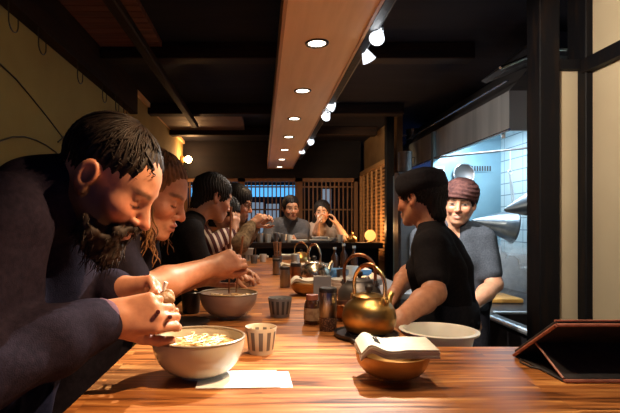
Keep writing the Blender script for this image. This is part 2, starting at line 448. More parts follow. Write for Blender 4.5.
def np_mesh(name, v, f, mat, parent=None, off=None, col=None, extra=None):
    if off is not None: v = v - npv(off)
    vs = v.tolist(); fs = f.tolist()
    if extra:
        for (ev, ef) in extra:
            n0 = len(vs); o = npv(off) if off is not None else np.zeros(3)
            vs += [tuple(np.array(p)-o) for p in ev]; fs += [tuple(i+n0 for i in q) for q in ef]
    me = bpy.data.meshes.new(name); me.from_pydata(vs, [], fs)
    me.materials.append(mat); me.polygons.foreach_set('use_smooth', [True]*len(me.polygons))
    if col is not None:
        a = me.color_attributes.new('tint', 'FLOAT_COLOR', 'POINT')
        cc = np.ones((len(vs), 4), np.float32); cc[:len(col), :3] = col
        a.data.foreach_set('color', cc.ravel())
    o = bpy.data.objects.new(name, me); C.objects.link(o)
    if parent is not None: o.parent = parent
    return o

def waves(scale, amp, seed, n=7, stretch=(1, 1, 1)):
    r = np.random.default_rng(seed)
    K = r.normal(size=(n, 3)); K /= np.linalg.norm(K, axis=1)[:, None]
    K = K*scale*r.uniform(.6, 1.6, (n, 1))*np.array(stretch); ph = r.uniform(0, 6.28, n)
    def f(P):
        q = P@K.T + ph
        return amp*(np.sin(q + .8*np.sin(q[:, ::-1]*.7)).sum(1))/math.sqrt(n)
    return f

def skin_mat(name, rough=.46, sss=.12):
    m = bpy.data.materials.new(name); m.use_nodes = True
    nt = m.node_tree; b = nt.nodes['Principled BSDF']; N = nt.nodes.new; L = nt.links.new
    at_ = N('ShaderNodeAttribute'); at_.attribute_name = 'tint'
    tc = N('ShaderNodeTexCoord'); n = N('ShaderNodeTexNoise'); n.inputs['Scale'].default_value = 55; n.inputs['Detail'].default_value = 5
    L(tc.outputs['Object'], n.inputs['Vector'])
    r = N('ShaderNodeValToRGB'); r.color_ramp.elements[0].position = .3; r.color_ramp.elements[1].position = .7
    r.color_ramp.elements[0].color = (.86, .78, .76, 1); r.color_ramp.elements[1].color = (1.06, 1.04, 1.02, 1); L(n.outputs['Fac'], r.inputs['Fac'])
    mx = N('ShaderNodeMix'); mx.data_type = 'RGBA'; mx.blend_type = 'MULTIPLY'; mx.inputs[0].default_value = 1
    L(at_.outputs['Color'], mx.inputs[6]); L(r.outputs['Color'], mx.inputs[7]); L(mx.outputs[2], b.inputs['Base Color'])
    b.inputs['Roughness'].default_value = rough
    b.inputs['Subsurface Weight'].default_value = sss; b.inputs['Subsurface Radius'].default_value = (.010, .004, .002); b.inputs['Subsurface Scale'].default_value = 1
    bp = N('ShaderNodeBump'); bp.inputs['Strength'].default_value = .12; bp.inputs['Distance'].default_value = .002
    L(n.outputs['Fac'], bp.inputs['Height']); L(bp.outputs[0], b.inputs['Normal'])
    return m
M['skin'] = skin_mat('skin')
def hair_mat(name, c, c2, rough=.58):
    return mat(name, c, rough, spec=.22, noise=((60, 60, 25), c2, .35, .7, 3))
M['hair_black'] = hair_mat('hair_black', (.006, .005, .006), (.012, .009, .009))
M['hair_brown'] = hair_mat('hair_brown', (.008, .005, .004), (.020, .011, .007))
M['hair_blonde'] = hair_mat('hair_blonde', (.085, .035, .013), (.26, .115, .038))
M['beard'] = hair_mat('beard', (.010, .006, .004), (.038, .022, .014), .6)
def cloth(name, c, c2, sc=90): return mat(name, c, .85, spec=.06, noise=(sc, c2, .35, .7, 4), bump=(sc*5, .25))
M['jacket_navy'] = cloth('jacket_navy', (.011, .0085, .016), (.019, .014, .025))
M['cuff_purple'] = cloth('cuff_purple', (.11, .06, .085), (.14, .08, .11))
M['top_navy'] = cloth('top_navy', (.011, .009, .014), (.017, .013, .02))
M['tee_black'] = cloth('tee_black', (.010, .009, .011), (.016, .014, .016))
M['tee_grey'] = cloth('tee_grey', (.055, .065, .085), (.09, .105, .13), 160)
M['tan_plaid'] = cloth('tan_plaid', (.22, .16, .10), (.09, .06, .04), 45)
M['grey_jacket'] = cloth('grey_jacket', (.10, .10, .115), (.14, .14, .155))
M['pale_top'] = cloth('pale_top', (.42, .33, .29), (.36, .28, .24))
M['trousers'] = cloth('trousers', (.016, .016, .022), (.024, .024, .03))
M['shoe'] = mat('shoe', (.015, .012, .012), .5, noise=(20, (.022, .018, .018), .4, .6, 2))
M['cap_black'] = cloth('cap_black', (.010, .009, .011), (.017, .015, .018))
M['bandana'] = cloth('bandana', (.13, .06, .055), (.055, .028, .03), 70)
M['hair_clip'] = mat('hair_clip', (.02, .013, .01), .3, noise=(30, (.03, .02, .014), .4, .6, 2))
def striped_cloth(name, c1, c2, freq, axis):
    m = mat(name, c1, .85); nt = m.node_tree; N = nt.nodes.new; L = nt.links.new; b = nt.nodes['Principled BSDF']
    tc = N('ShaderNodeTexCoord'); vm = N('ShaderNodeVectorMath'); vm.operation = 'DOT_PRODUCT'; vm.inputs[1].default_value = axis
    L(tc.outputs['Object'], vm.inputs[0]); mu = N('ShaderNodeMath'); mu.operation = 'MULTIPLY'; mu.inputs[1].default_value = freq; L(vm.outputs['Value'], mu.inputs[0])
    s = N('ShaderNodeMath'); s.operation = 'SINE'; L(mu.outputs[0], s.inputs[0]); g = N('ShaderNodeMath'); g.operation = 'GREATER_THAN'; g.inputs[1].default_value = .35; L(s.outputs[0], g.inputs[0])
    mx = N('ShaderNodeMix'); mx.data_type = 'RGBA'; mx.inputs[6].default_value = (*c1, 1); mx.inputs[7].default_value = (*c2, 1); L(g.outputs[0], mx.inputs[0]); L(mx.outputs[2], b.inputs['Base Color'])
    return m
M['stripe_top'] = striped_cloth('stripe_top', (.07, .015, .018), (.62, .52, .46), 170, (.93, .2, .35))

class Head:
    def __init__(s, c, fwd, roll=0, sc=1, tilt_up=V((0, 0, 1))):
        f = V(fwd).normalized(); u = V(tilt_up); u = (u - f*u.dot(f)).normalized()
        if roll: u = Matrix.Rotation(roll, 3, f) @ u
        l = u.cross(f)
        s.f, s.l, s.u = f, l, u; s.c = V(c); s.s = sc
        s.R = np.array([[f[i], l[i], u[i]] for i in range(3)])
    def P(s, x, y, z): return s.c + (s.f*x + s.l*y + s.u*z)*s.s
    def D(s, x, y, z): return s.f*x + s.l*y + s.u*z
    def loc(s, P): return ((P - npv(s.c)) @ s.R)/s.s
    def add(s, S, wide=1.0, nose=1.0, closed=True, smile=0, chin=1.0):
        E = lambda x, y, z, r, k=.012, op=0: S.ell(s.P(x, y, z), tuple(q*s.s for q in r), s.R, k*s.s, op)
        K = lambda a, b, ra, rb, k=.012, op=0: S.cone(s.P(*a), s.P(*b), ra*s.s, rb*s.s, k*s.s, op)
        w = wide
        E(-.016, 0, .036, (.098, .077*w, .086), .02)
        E(.012, 0, .03, (.085, .068*w, .075), .02)
        E(.028, 0, -.035, (.062, .058*w, .078), .03)
        for y in (-1, 1):
            K((-.008, y*.056*w, -.045), (.066, y*.020, -.096*chin), .018, .016, .03)
            E(.064, y*.040*w, -.024, (.026, .024, .022), .025)
        E(.078, 0, -.098*chin, (.020, .024, .018), .02)
        K((.080, -.034, .024), (.080, .034, .024), .013, .013, .016)
        K((.088, 0, .018), (.112, 0, -.026), .007*nose, .0115*nose, .012)
        E(.113*nose**.3, 0, -.031, (.013, .0125*nose, .011), .006)
        for y in (-1, 1):
            E(.100, y*.014*nose, -.035, (.011, .0075, .008), .006)
            E(.098, y*.034, .003, (.017, .020, .014), .014, 1)
            E(.0745, y*.033, .002, (.0155, .0165, .0135), .004)
            if closed: K((.0895, y*.020, -.004), (.0855, y*.046, -.005), .0025, .0025, .003)
        # mouth
        E(.084, 0, -.066, (.019, .030, .022), .012)
        E(.1000, 0, -.0585, (.0085, .022, .0058), .005)
        E(.0985, 0, -.0735, (.0085, .019, .0068), .005)
        cz = -.0655 + .008*smile
        K((.1085, -.010, -.0655), (.1085, .010, -.0655), .0028, .0028, .003, 1)
        for y in (-1, 1): K((.1085, y*.010, -.0655), (.094, y*.027, cz), .0028, .002, .003, 1)
        if smile:
            for y in (-1, 1): E(.070, y*.043, -.034, (.020, .016, .018), .015)
        for y in (-1, 1):
            Re = s.R
            E(-.014, y*.083*w, -.002, (.022, .009, .034), .006); E(-.004, y*.080*w, .004, (.012, .010, .02), .006)
            E(-.008, y*.091*w, .001, (.012, .009, .022), .004, 1)
            E(-.004, y*.081*w, -.031, (.010, .007, .011), .006)
    def paint(s, v, col, base, stubble=0, ba=.7, teeth=False, brow=(.03, .018, .012), lip=(.42, .13, .09), lash=True, gaze=None, nostub=True, eye_open=False):
        p = s.loc(v)
        def blob(c, r, colour, a, soft=.35):
            d = np.sqrt((((p-np.array(c))/np.array(r))**2).sum(1))
            w = np.clip((1+soft-d)/soft, 0, 1)*a
            col[:] = col*(1-w[:, None]) + np.array(colour)*w[:, None]
        b = np.array(base)
        for y in (-1, 1):
            blob((.07, y*.045, -.025), (.03, .024, .022), b*np.array((1.05, .72, .66)), .5, .8)
            blob((-.008, y*.085, -.002), (.02, .02, .03), b*np.array((1.0, .68, .6)), .5, .5)
        blob((.115, 0, -.032), (.015, .016, .014), b*np.array((1.05, .70, .62)), .6, .6)
        blob((.103, 0, -.066), (.014, .023, .013), lip, .75, .3)
        blob((.106, 0, -.0655), (.012, .022, .0022), (.08, .02, .015), .8, .6)
        if teeth: blob((.103, 0, -.0655), (.016, .019, .0036), (.62, .56, .50), .9, .4)
        if stubble:
            for y in (-1, 1):
                for i in range(8):
                    t = i/7; blob((-.002+.075*t, y*(.066-.045*t), -.035-.072*t**.8), (.03, .03, .026), (.045, .024, .014), stubble, .9)
            blob((.10, 0, -.05), (.03, .04, .010), (.045, .024, .014), stubble, .8)
        for y in (-1, 1):
            for i in range(6):
                t = i/5; blob((.092-.014*t*t, y*(.016+.036*t), .024+.004*math.sin(t*2.6)), (.014, .0065, .0042), brow, ba, .6)
            if lash:
                for i in range(5):
                    t = i/4; blob((.0905-.006*abs(t-.3), y*(.020+.026*t), -.0045 - .002*math.sin(t*3)), (.008, .0045, .0018), (.025, .012, .01), .85, .5)
            if eye_open:
                for i in range(5):
                    t = i/4; blob((.090, y*(.021+.024*t), .001), (.012, .0045, .0030), (.45, .40, .36), .8, .5)
                blob((.092, y*.033, .0012), (.012, .0062, .0048), (.015, .009, .007), 1, .4)
                for i in range(5):
                    t = i/4; blob((.090, y*(.020+.027*t), .0065-.003*abs(t-.4)), (.012, .0045, .0018), (.02, .012, .01), .9, .5)

def hand(S, w, Fd, Nd, s=1, curls=((25, 35, 25),)*4, spread=.06, thumb=(.55, .62, .5), tc=(20, 25), side=1, k=.004):
    """Fd: where the fingers point, Nd: where the palm faces; side=+1 if thumb side is N x F, else -1"""
    Fd = V(Fd).normalized(); Nd = V(Nd); Nd = (Nd - Fd*Nd.dot(Fd)).normalized(); Sd = Nd.cross(Fd)*side
    w = V(w)
    offs = (.029, .010, -.009, -.027); mcl = (.086, .090, .086, .078); pr = (.0098, .010, .0095, .0085)
    lens = ((.043, .026, .021), (.047, .029, .022), (.044, .027, .022), (.034, .020, .019))
    tips = {}
    for i in range(4):
        a = w + Sd*offs[i]*.55*s + Fd*.008*s; b = w + Sd*offs[i]*s + Fd*mcl[i]*s
        S.cone(a, b, .017*s, .0125*s, .012*s)
    S.cone(w + Sd*.018*s + Fd*.02*s + Nd*.008*s, w + Sd*.022*s + Fd*.055*s + Nd*.008*s, .017*s, .014*s, .012*s)
    S.cone(w - Sd*.016*s + Fd*.02*s + Nd*.006*s, w - Sd*.02*s + Fd*.055*s + Nd*.006*s, .014*s, .012*s, .012*s)
    for i in range(4):
        p = w + Sd*offs[i]*s + Fd*mcl[i]*s; a = 0
        for j in range(3):
            a += math.radians(curls[i][j])
            d = (Fd*math.cos(a) + Nd*math.sin(a) + Sd*spread*(1.5-i)*(math.cos(a))).normalized()
            q = p + d*lens[i][j]*s
            r0 = pr[i]*s*(1-.09*j); S.cone(p, q, r0*1.03, r0*.9, k if j else .007)
            p = q
        tips[i] = p
    p = w + Fd*.024*s + Sd*.026*s + Nd*.008*s
    d = (Fd*thumb[0] + Sd*thumb[1] + Nd*thumb[2]).normalized()
    q = p + d*.042*s; S.cone(p, q, .0155*s, .0115*s, .009)
    for j, L in enumerate((.033, .027)):
        a = math.radians(tc[j]); t = (Fd*.75 - Sd*.65).normalized()
        d = (d*math.cos(a) + t*math.sin(a)).normalized()
        p = q; q = p + d*L*s; S.cone(p, q, (.0112-.0012*j)*s, (.0105-.0022*j)*s, k)
    tips['t'] = q
    return tips

def strands(head, groups, seed, r0=.0016, ell=((-.017, 0, .04), (.106, .085, .092))):
    """locks of hair that follow the skull; groups: (phi0,phi1,th0,th1,n,drop,wave,lift)"""
    r = np.random.default_rng(seed); mb = MB()
    c, rad = ell
    for (p0, p1, t0, t1, n, drop, wv, lift) in groups:
        for _ in range(n):
            ph = math.radians(r.uniform(p0, p1)); a0 = math.radians(t0 + r.uniform(-8, 8)); a1 = math.radians(t1 + r.uniform(-12, 10))
            dph = r.uniform(-.35, .35); lf = 1 + r.uniform(0, lift); m = 9
            pts = []; ph0 = r.uniform(0, 6)
            for i in range(m):
                t = i/(m-1); th = a0 + (a1-a0)*t; p = ph + dph*t*t + .05*math.sin(t*5+ph0)
                k = lf + .02*math.sin(t*4 + ph0)
                pts.append(head.P(c[0]+rad[0]*k*math.sin(th)*math.cos(p), c[1]+rad[1]*k*math.sin(th)*math.sin(p), c[2]+rad[2]*k*math.cos(th)))
            if drop:
                L = drop*r.uniform(.6, 1.1); st = pts[-1]; dirv = (pts[-1]-pts[-2]).normalized(); q = r.uniform(0, 6.28)
                for i in range(1, 11):
                    t = i/10
                    d = dirv*max(0, .4-t)*.1*L/.2 + V((0, 0, -1))*L*t
                    pts.append(st + d + V((math.sin(t*9+q), math.cos(t*8+q*1.7), 0))*wv*t)
            k = len(pts); w = r0*r.uniform(.7, 1.5)
            mb.tube(pts, [w*(1 if i < k*.6 else max(.25, 1-(i-k*.6)/(k*.45))) for i in range(k)], 4)
    return (mb.v, mb.f)

def person(name, label, base, head, neck, shR, shL, elR, wrR, elL, wrL, pelvis, vox, skin, top, sleeve=('long', 'long'),
           handR=None, handL=None, girth=1.0, hair=None, face={}, paint={}, neckr=.054, trous=None, collar=.0, fold=.0035, group=None, cuff=None, stand=False, armr=1.0, vneck=None):
    root = thing(name, label, 'person', base, 0, group)
    g = girth
    B = Solid(vox); T = Solid(max(vox*1.25, .0045))
    head.add(B, **face)
    nb = V(neck); B.chain([head.P(-.028, 0, -.045), nb], [neckr, neckr*1.12], .03)
    shR, shL, elR, wrR, elL, wrL, pelvis = map(V, (shR, shL, elR, wrR, elL, wrL, pelvis))
    mid = (shR+shL)/2; ax = (shR-shL).normalized(); wdt = (shR-shL).length
    chest = mid*.72 + pelvis*.28; waist = mid*.35 + pelvis*.65
    trunk = [(nb, shR*.9+nb*.1, .045*g, .055*g), (nb, shL*.9+nb*.1, .045*g, .055*g),
             (mid+ax*wdt*.22, chest+ax*.085*g, .085*g, .105*g), (mid-ax*wdt*.22, chest-ax*.085*g, .085*g, .105*g),
             (chest+ax*.085*g, waist+ax*.06*g, .105*g, .10*g), (chest-ax*.085*g, waist-ax*.06*g, .105*g, .10*g),
             (waist+ax*.06*g, pelvis+ax*.075*g, .10*g, .115*g), (waist-ax*.06*g, pelvis-ax*.075*g, .10*g, .115*g)]
    for a, b, r, q in trunk:
        B.cone(a, b, r-.014, q-.014, .03); T.cone(a, b, r+.004, q+.006, .04)
    a1, a2, a3 = .050*armr, .041*armr, .028*armr
    for sh, el, wr, sl in ((shR, elR, wrR, sleeve[0]), (shL, elL, wrL, sleeve[1])):
        B.cone(sh, el, a1, a2*.96, .02); fm = el*.65+wr*.35
        B.chain([el, fm, wr], [a2, a2*1.02, a3], .02)
        if sl == 'long':
            e = el*.08+wr*.92
            T.chain([sh, el], [.068*g, .060*g], .04); T.chain([el, el*.4+wr*.6, e], [.060*g, .054*g, .043*g], .02)
        else:
            f = {'short': .72, 'cap': .45, 'half': .95}[sl]
            T.chain([sh, sh*(1-f)+el*f], [.066*g, .060*g], .04)
    for hd, wr, sd in ((handR, wrR, 1), (handL, wrL, -1)):
        if hd:
            h = dict(hd); B.cone(wr, wr + V(h['F']).normalized()*.02, a3, a3*.95, .012); hand(B, wr, h.pop('F'), h.pop('N'), side=sd*h.pop('sd', 1), **h)
        else: B.ell(wr, .035)
    v, f = B.mesh(); v = relax(v, f, 1, .35)
    col = np.tile(np.array(skin, np.float32), (len(v), 1)); head.paint(v, col, skin, **paint)
    body = np_mesh('body', v, f, M['skin'], root, base, col)
    if collar:
        T.cone(nb - V((0, 0, .0)), nb*.45 + head.P(-.03, 0, -.06)*.55, neckr*1.12+collar, neckr*1.15+collar, .02)
    if vneck is not None:
        T.ell(nb + V(vneck)*.085 - V((0, 0, .035)), (.040, .050, .062), None, .008, 1)
    T.noise(waves(28, fold, len(label), 8, (1, 1, .45))); T.noise(waves(70, fold*.35, len(label)+3, 6))
    tv, tf = T.mesh(); tv = relax(tv, tf, 1, .4)
    np_mesh('shirt' if 'short' in sleeve or 'half' in sleeve else 'jacket', tv, tf, M[top], root, base)
    if trous is not None:
        L = Solid(.012)
        hipR = pelvis + ax*.09; hipL = pelvis - ax*.09
        L.cone(pelvis + ax*.08 + V((0, 0, .03)), pelvis - ax*.08 + V((0, 0, .03)), .12*g, .12*g, .03)
        for hp, (kn, an) in ((hipR, trous[0]), (hipL, trous[1])):
            kn = V(kn); an = V(an); L.chain([hp, kn, an], [.095*g, .065, .05], .03)
            sh = MB(); d = V(trous[2]).normalized()
            S2 = Solid(.008); S2.cone(an - V((0, 0, .0)), an + V((0, 0, -.05)), .045, .04, .02); S2.cone(an + V((0, 0, -.055)) - d*.03, an + V((0, 0, -.065)) + d*.15, .042, .033, .02)
            sv, sf = S2.mesh(); np_mesh('shoe', sv, sf, M['shoe'], root, base)
        lv, lf = L.mesh(); np_mesh('trousers', lv, lf, M['trousers'], root, base)
    return root, B

def hair_cap(head, vox, sub=(), add=(), amp=.003, seed=1, freq=120, grow=1.0):
    S = Solid(vox); s = head.s
    S.ell(head.P(-.017, 0, .040), tuple(q*s*grow for q in (.107, .0865, .094)), head.R, .02)
    for a in add:
        if len(a) == 2: S.ell(head.P(*a[0]), tuple(q*s for q in a[1]), head.R, .02*s)
        else: S.cone(head.P(*a[0]), head.P(*a[1]), a[2]*s, a[3]*s, .02*s)
    for c, r in sub: S.ell(head.P(*c), tuple(q*s for q in r), head.R, .012*s, 1)
    ps = np.random.default_rng(seed).uniform(0, 6, 3)
    def nz(P):
        p = head.loc(P); th = np.arctan2(p[:, 1], p[:, 0]+.02)
        return amp*(np.sin(th*34+6*np.sin(p[:, 2]*25+ps[0])+ps[1]) + .7*np.sin(th*61+p[:, 0]*60+ps[2]))*.6
    S.noise(nz); S.noise(waves(freq*.4, amp*.8, seed, 6))
    return S.mesh()
FACE_SUB = ((.125, 0, -.03), (.085, .105, .088))
# =================================================================== SETTING
CZ = 2.48
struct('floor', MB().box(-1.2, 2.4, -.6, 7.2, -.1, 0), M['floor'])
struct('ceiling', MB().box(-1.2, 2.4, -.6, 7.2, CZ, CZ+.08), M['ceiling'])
struct('wall_left', MB().box(-1.17, -1.07, -.6, 6.6, 0, CZ), M['wall_yellow'])
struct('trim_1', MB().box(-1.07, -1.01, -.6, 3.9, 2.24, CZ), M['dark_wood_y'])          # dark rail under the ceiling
struct('trim_2', MB().box(-1.07, -1.045, 3.9, 6.5, 2.44, CZ), M['panel'])
b = MB().box(-1.07, 1.34, 6.5, 6.56, 1.976, CZ)
b.box(-1.07, 1.34, 6.5, 6.56, 0, .78)
struct('wall_back', b, M['wall_dark'])
for i, y in enumerate((1.55, 3.05, 4.55, 5.6)):
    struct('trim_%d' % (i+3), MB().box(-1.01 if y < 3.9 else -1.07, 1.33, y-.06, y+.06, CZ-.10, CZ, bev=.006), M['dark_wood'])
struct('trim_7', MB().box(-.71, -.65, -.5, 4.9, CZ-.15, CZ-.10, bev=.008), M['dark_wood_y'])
b = MB()
for i in range(14): b.box(-1.0, -.62, 2.0+i*.07, 2.062+i*.07, CZ-.035, CZ-.002)
struct('trim_8', b, mat('reddish_boards', (.20, .075, .045), .6, noise=((3, 30, 30), (.10, .04, .026), .35, .7, 4)))
b = MB()
for i in range(12): b.box(-1.045, -.2, 4.66+i*.075, 4.728+i*.075, CZ-.045, CZ-.002)
struct('trim_9', b, mat('brown_boards', (.20, .105, .06), .6, noise=((3, 30, 30), (.14, .07, .04), .35, .7, 4)))
# outside of the back windows: a lit sign band and dusky panes
struct('window_1', MB().box(-1.0, .50, 6.78, 6.80, 1.74, 1.90), M['sky_blue'])
for i, (x0, x1, z0, z1) in enumerate(((-.46, -.24, 1.22, 1.64), (-.20, .02, 1.2, 1.66), (.06, .24, 1.22, 1.64), (.86, .98, 1.35, 1.85))):
    struct('window_%d' % (i+2), MB().box(x0, x1, 6.80, 6.82, z0, z1), M['win_grey'])
struct('wall_outside', MB().box(-1.17, 1.5, 6.9, 6.95, 0, CZ), M['wall_dark'])
# right hand side
b = MB().box(1.33, 1.42, -.6, 2.0, 0, CZ)
struct('wall_right', b, M['wall_beige'])
struct('wall_partition', MB().box(1.20, 2.2, 1.98, 2.03, 0, 1.985), M['wall_beige'])
struct('trim_10', MB().box(1.129, 1.212, 1.95, 2.05, 0, CZ, bev=.004), M['black_steel'])
struct('trim_11', MB().box(1.302, 1.352, 1.93, 2.05, 0, CZ, bev=.004), M['black_steel'])
struct('trim_12', MB().box(1.295, 1.332, -.6, 1.95, 1.955, 2.01), M['black_steel'])
struct('trim_13', MB().box(1.21, 1.305, 1.955, 2.045, 1.975, 2.015), M['black_steel'])
struct('trim_14', MB().box(1.27, 1.35, 4.9, 4.98, 0, CZ, bev=.004), M['black_steel'])
struct('wall_far_right', MB().box(1.40, 1.46, 4.98, 6.6, 0, CZ), M['shoji_paper'])
struct('wall_kitchen', MB().box(1.52, 2.14, 4.26, 4.32, 0, 2.17).box(1.18, 1.52, 4.26, 4.32, 0, 1.78), M['steel_wall'])
struct('wall_tiled', MB().box(2.12, 2.2, 2.0, 4.32, 0, CZ), M['tile'])

# lattice screens
def lattice(root, x0, x1, z0, z1, y, step, rails, axis='x', fm=None, w=.016):
    f = MB()
    put = (lambda a0, a1, d0, d1, q0, q1, m: m.box(a0, a1, y+d0, y+d1, q0, q1)) if axis == 'x' else (lambda a0, a1, d0, d1, q0, q1, m: m.box(y+d0, y+d1, a0, a1, q0, q1))
    put(x0, x0+.05, -.02, .03, z0, z1, f); put(x1-.05, x1, -.02, .03, z0, z1, f); put(x0, x1, -.02, .03, z0, z0+.05, f); put(x0, x1, -.02, .03, z1-.05, z1, f)
    f.build('frame', fm, root, False)
    s = MB(); n = int((x1-x0-.1)/step)
    for i in range(n): a = x0+.05+(x1-x0-.1)*(i+.5)/n; put(a-w/2, a+w/2, -.008, .014, z0+.05, z1-.05, s)
    s.build('slats', fm, root, False)
    r = MB()
    for q in rails: put(x0+.05, x1-.05, .008, .028, q-.010, q+.010, r)
    r.build('rails', fm, root, False)
xs = [-1.06, -.28, .50, 1.30]
for i in range(3):
    t = thing('lattice_screen', ['upright brown slat screen on the back wall beside the glowing wall lamp', 'upright slat screen in front of the blue glow at the middle of the back wall', 'dark upright slat screen behind the woman drinking from a white cup'][i], 'screen', (0, 0, 0))
    lattice(t, xs[i], xs[i+1], .78, 1.976, 6.53, .056, (1.20, 1.55, 1.86), 'x', M['lattice'])
t = thing('lattice_partition', 'warm lit lattice partition of close level slats beside the black post', 'screen', (0, 0, 0))
lattice(t, 4.99, 6.48, .95, 2.05, 1.335, .21, [.98+.042*i for i in range(25)], 'y', M['shoji'], .02)

# ---- lowered ceiling panel with the downlights
PZ = H+.75
t = thing('ceiling_panel', 'long lowered wooden ceiling panel running above the counter', 'ceiling panel', (0, 0, 0))
MB().box(.085, .395, .1, 6.3, PZ, PZ+.07).build('board', M['panel'], t, False)
b = MB(); b.box(.072, .085, .1, 6.31, PZ-.012, PZ+.10); b.box(.395, .408, .1, 6.31, PZ-.004, PZ+.08); b.box(.072, .408, 6.3, 6.314, PZ-.012, PZ+.09)
b.build('edging', M['panel_edge'], t, False)
b = MB()
for y in (.8, 2.3, 3.8, 5.3): b.box(.2, .26, y, y+.05, PZ+.07, CZ)
b.build('hanger', M['trim_dark'], t, False)
def make_downlight():
    t = thing('downlight', 'downlight', 'downlight', (0, 0, 0), 0, 'downlights in the ceiling panel')
    MB().lathe([(.036, -.001), (.036, -.004), (.046, -.006), (.049, -.003), (.049, 0)], 28).build('trim_ring', M['trim_dark'], t)
    MB().lathe([(.0, -.0015), (.0365, -.0015), (.0365, 0)], 28).build('lens', M['down_lens'], t)
    return t
d0 = make_downlight()
dl_names = ['nearest of the round downlights in the lowered panel, largest and brightest', 'second round downlight along the lowered panel from the camera', 'third round downlight along the lowered panel from the camera',
            'fourth round downlight along the lowered panel from the camera', 'fifth round downlight along the lowered panel, dimmer', 'sixth round downlight along the lowered panel, next to last', 'last round downlight at the far end of the lowered panel']
def spot(name, loc, target, power, col, size, blend=.4, rad=.02):
    l = bpy.data.lights.new(name, 'SPOT'); l.energy = power; l.color = col; l.spot_size = math.radians(size); l.spot_blend = blend; l.shadow_soft_size = rad
    o = bpy.data.objects.new(name, l); C.objects.link(o); o.location = loc
    d = V(target)-V(loc); o.rotation_euler = d.to_track_quat('-Z', 'Y').to_euler(); return o
def point(name, loc, power, col, rad=.04):
    l = bpy.data.lights.new(name, 'POINT'); l.energy = power; l.color = col; l.shadow_soft_size = rad
    o = bpy.data.objects.new(name, l); C.objects.link(o); o.location = loc; return o
def area(name, loc, target, power, col, sx, sy):
    l = bpy.data.lights.new(name, 'AREA'); l.energy = power; l.color = col; l.shape = 'RECTANGLE'; l.size = sx; l.size_y = sy
    o = bpy.data.objects.new(name, l); C.objects.link(o); o.location = loc
    if target is not None:
        d = V(target)-V(loc); o.rotation_euler = d.to_track_quat('-Z', 'Y').to_euler()
    return o
for k in range(7):
    y = 1.978+.70*k; loc = (.2266, y, PZ)
    if k == 0: d = d0; d.location = loc; d['label'] = dl_names[0]
    else: d = dup(d0, loc, 0, dl_names[k])
    spot('downlight_beam', (.2266, y, PZ-.012), (.2266, y, 0), [20, 19, 18, 16, 10, 4, 1.5][k], (1, .70, .42), 100, .6, .03)
d = dup(d0, (.2266, 1.278, PZ), 0, 'round downlight in the lowered panel just above the top of the frame')
spot('downlight_beam', (.2266, 1.278, PZ-.012), (.2266, 1.278, 0), 14, (1, .70, .42), 86, .6, .03)

# ---- track with spot lamps
t = thing('light_track', 'black lighting track beam along the right side of the lowered panel', 'light track', (0, 0, 0))
MB().box(.415, .455, .2, 5.6, PZ+.012, PZ+.11, bev=.004).build('beam', M['black_steel'], t, False)
MB().box(.455, .468, .2, 5.6, PZ+.03, PZ+.055).build('rail', M['black_plastic'], t, False)
def make_spot(loc, target, label, power, col=(1, .93, .84), size=60, cyl=True):
    loc = V(loc); d = (V(target)-loc).normalized()
    t = thing('track_spotlight', label, 'spotlight', loc, 0, 'spotlights on the track')
    Mx = d.to_track_quat('-Z', 'Y').to_matrix().to_4x4()
    MB().lathe([(0, .062), (.012, .062), (.014, .045), (.024, .018), (.031, -.004), (.029, -.004), (.0, .012)], 24, Mx).build('lamp_housing', M['reflector'] if cyl else M['steel_dark'], t)
    MB().lathe([(.0, -.006), (.018, -.005), (.0285, -.001), (.0285, .002), (.0, .002)], 24, Mx).build('bulb', M['bulb'], t)
    b = MB(); top = V((.462, loc.y, PZ+.045)) - loc; back = -d*.05
    b.tube([top, top + V((.018, 0, -.012)), back*.8 + top*.2 + V((.01, 0, 0)), back], .0045, 8); b.build('stem', M['trim_dark'], t)
    spot('track_beam', loc + d*.012, loc + d, power, col, size, .5, .012)
    return t
make_spot(at(377, 38, 1.9), (-.12, 1.0, 1.0), 'brightest spotlight nearest the camera, turned towards the front bowl', 118, size=40)
make_spot(at(369, 60, 2.15), (1.0, 2.55, 1.3), 'chrome spotlight just below the brightest one, turned right to the kitchen', 80, size=36)
make_spot(at(333, 107, 3.05), (1.5, 3.35, 1.85), 'spotlight on the middle pair, the upper of the two', 20, (1, .94, .86), 70)
make_spot(at(326, 117, 3.3), (-.2, 2.4, 1.0), 'spotlight on the middle pair, the lower bright one', 16)
make_spot(at(311, 142, 4.3), (1.33, 5.6, 1.72), 'small spotlight on the far pair, the upper of the two', 26, (1, .72, .40), 70)
make_spot(at(302, 152, 4.9), (.46, 5.45, 1.40), 'small spotlight at the far end of the track', 15, (1, .80, .60), 60)
make_spot((.49, 1.2, PZ-.03), (1.33, 1.88, 1.7), 'unseen spotlight added over the near counter to brighten the beige wall', 27, (1, .84, .64), 74)  # out of view, added because the beige wall needed more light
make_spot((.49, .80, PZ-.02), (-.12, 1.04, 1.25), 'unseen spotlight added over the near counter to brighten the bearded man', 62, (1, .62, .32), 48)  # out of view, added to put warm light on the man's face
spot('left_wall_fill', (-.25, .1, 2.4), (-1.07, 2.3, 1.9), 14, (1, .72, .32), 52, .9, .05)  # added fill light with no fixture, lifts the yellow left wall

make_spot((.49, 1.02, PZ-.02), (.80, 1.08, 1.0), 'unseen spotlight added over the near counter to brighten the wood by the tablet', 16, (1, .78, .52), 75)  # out of view, added to lighten the right counter and tablet edges
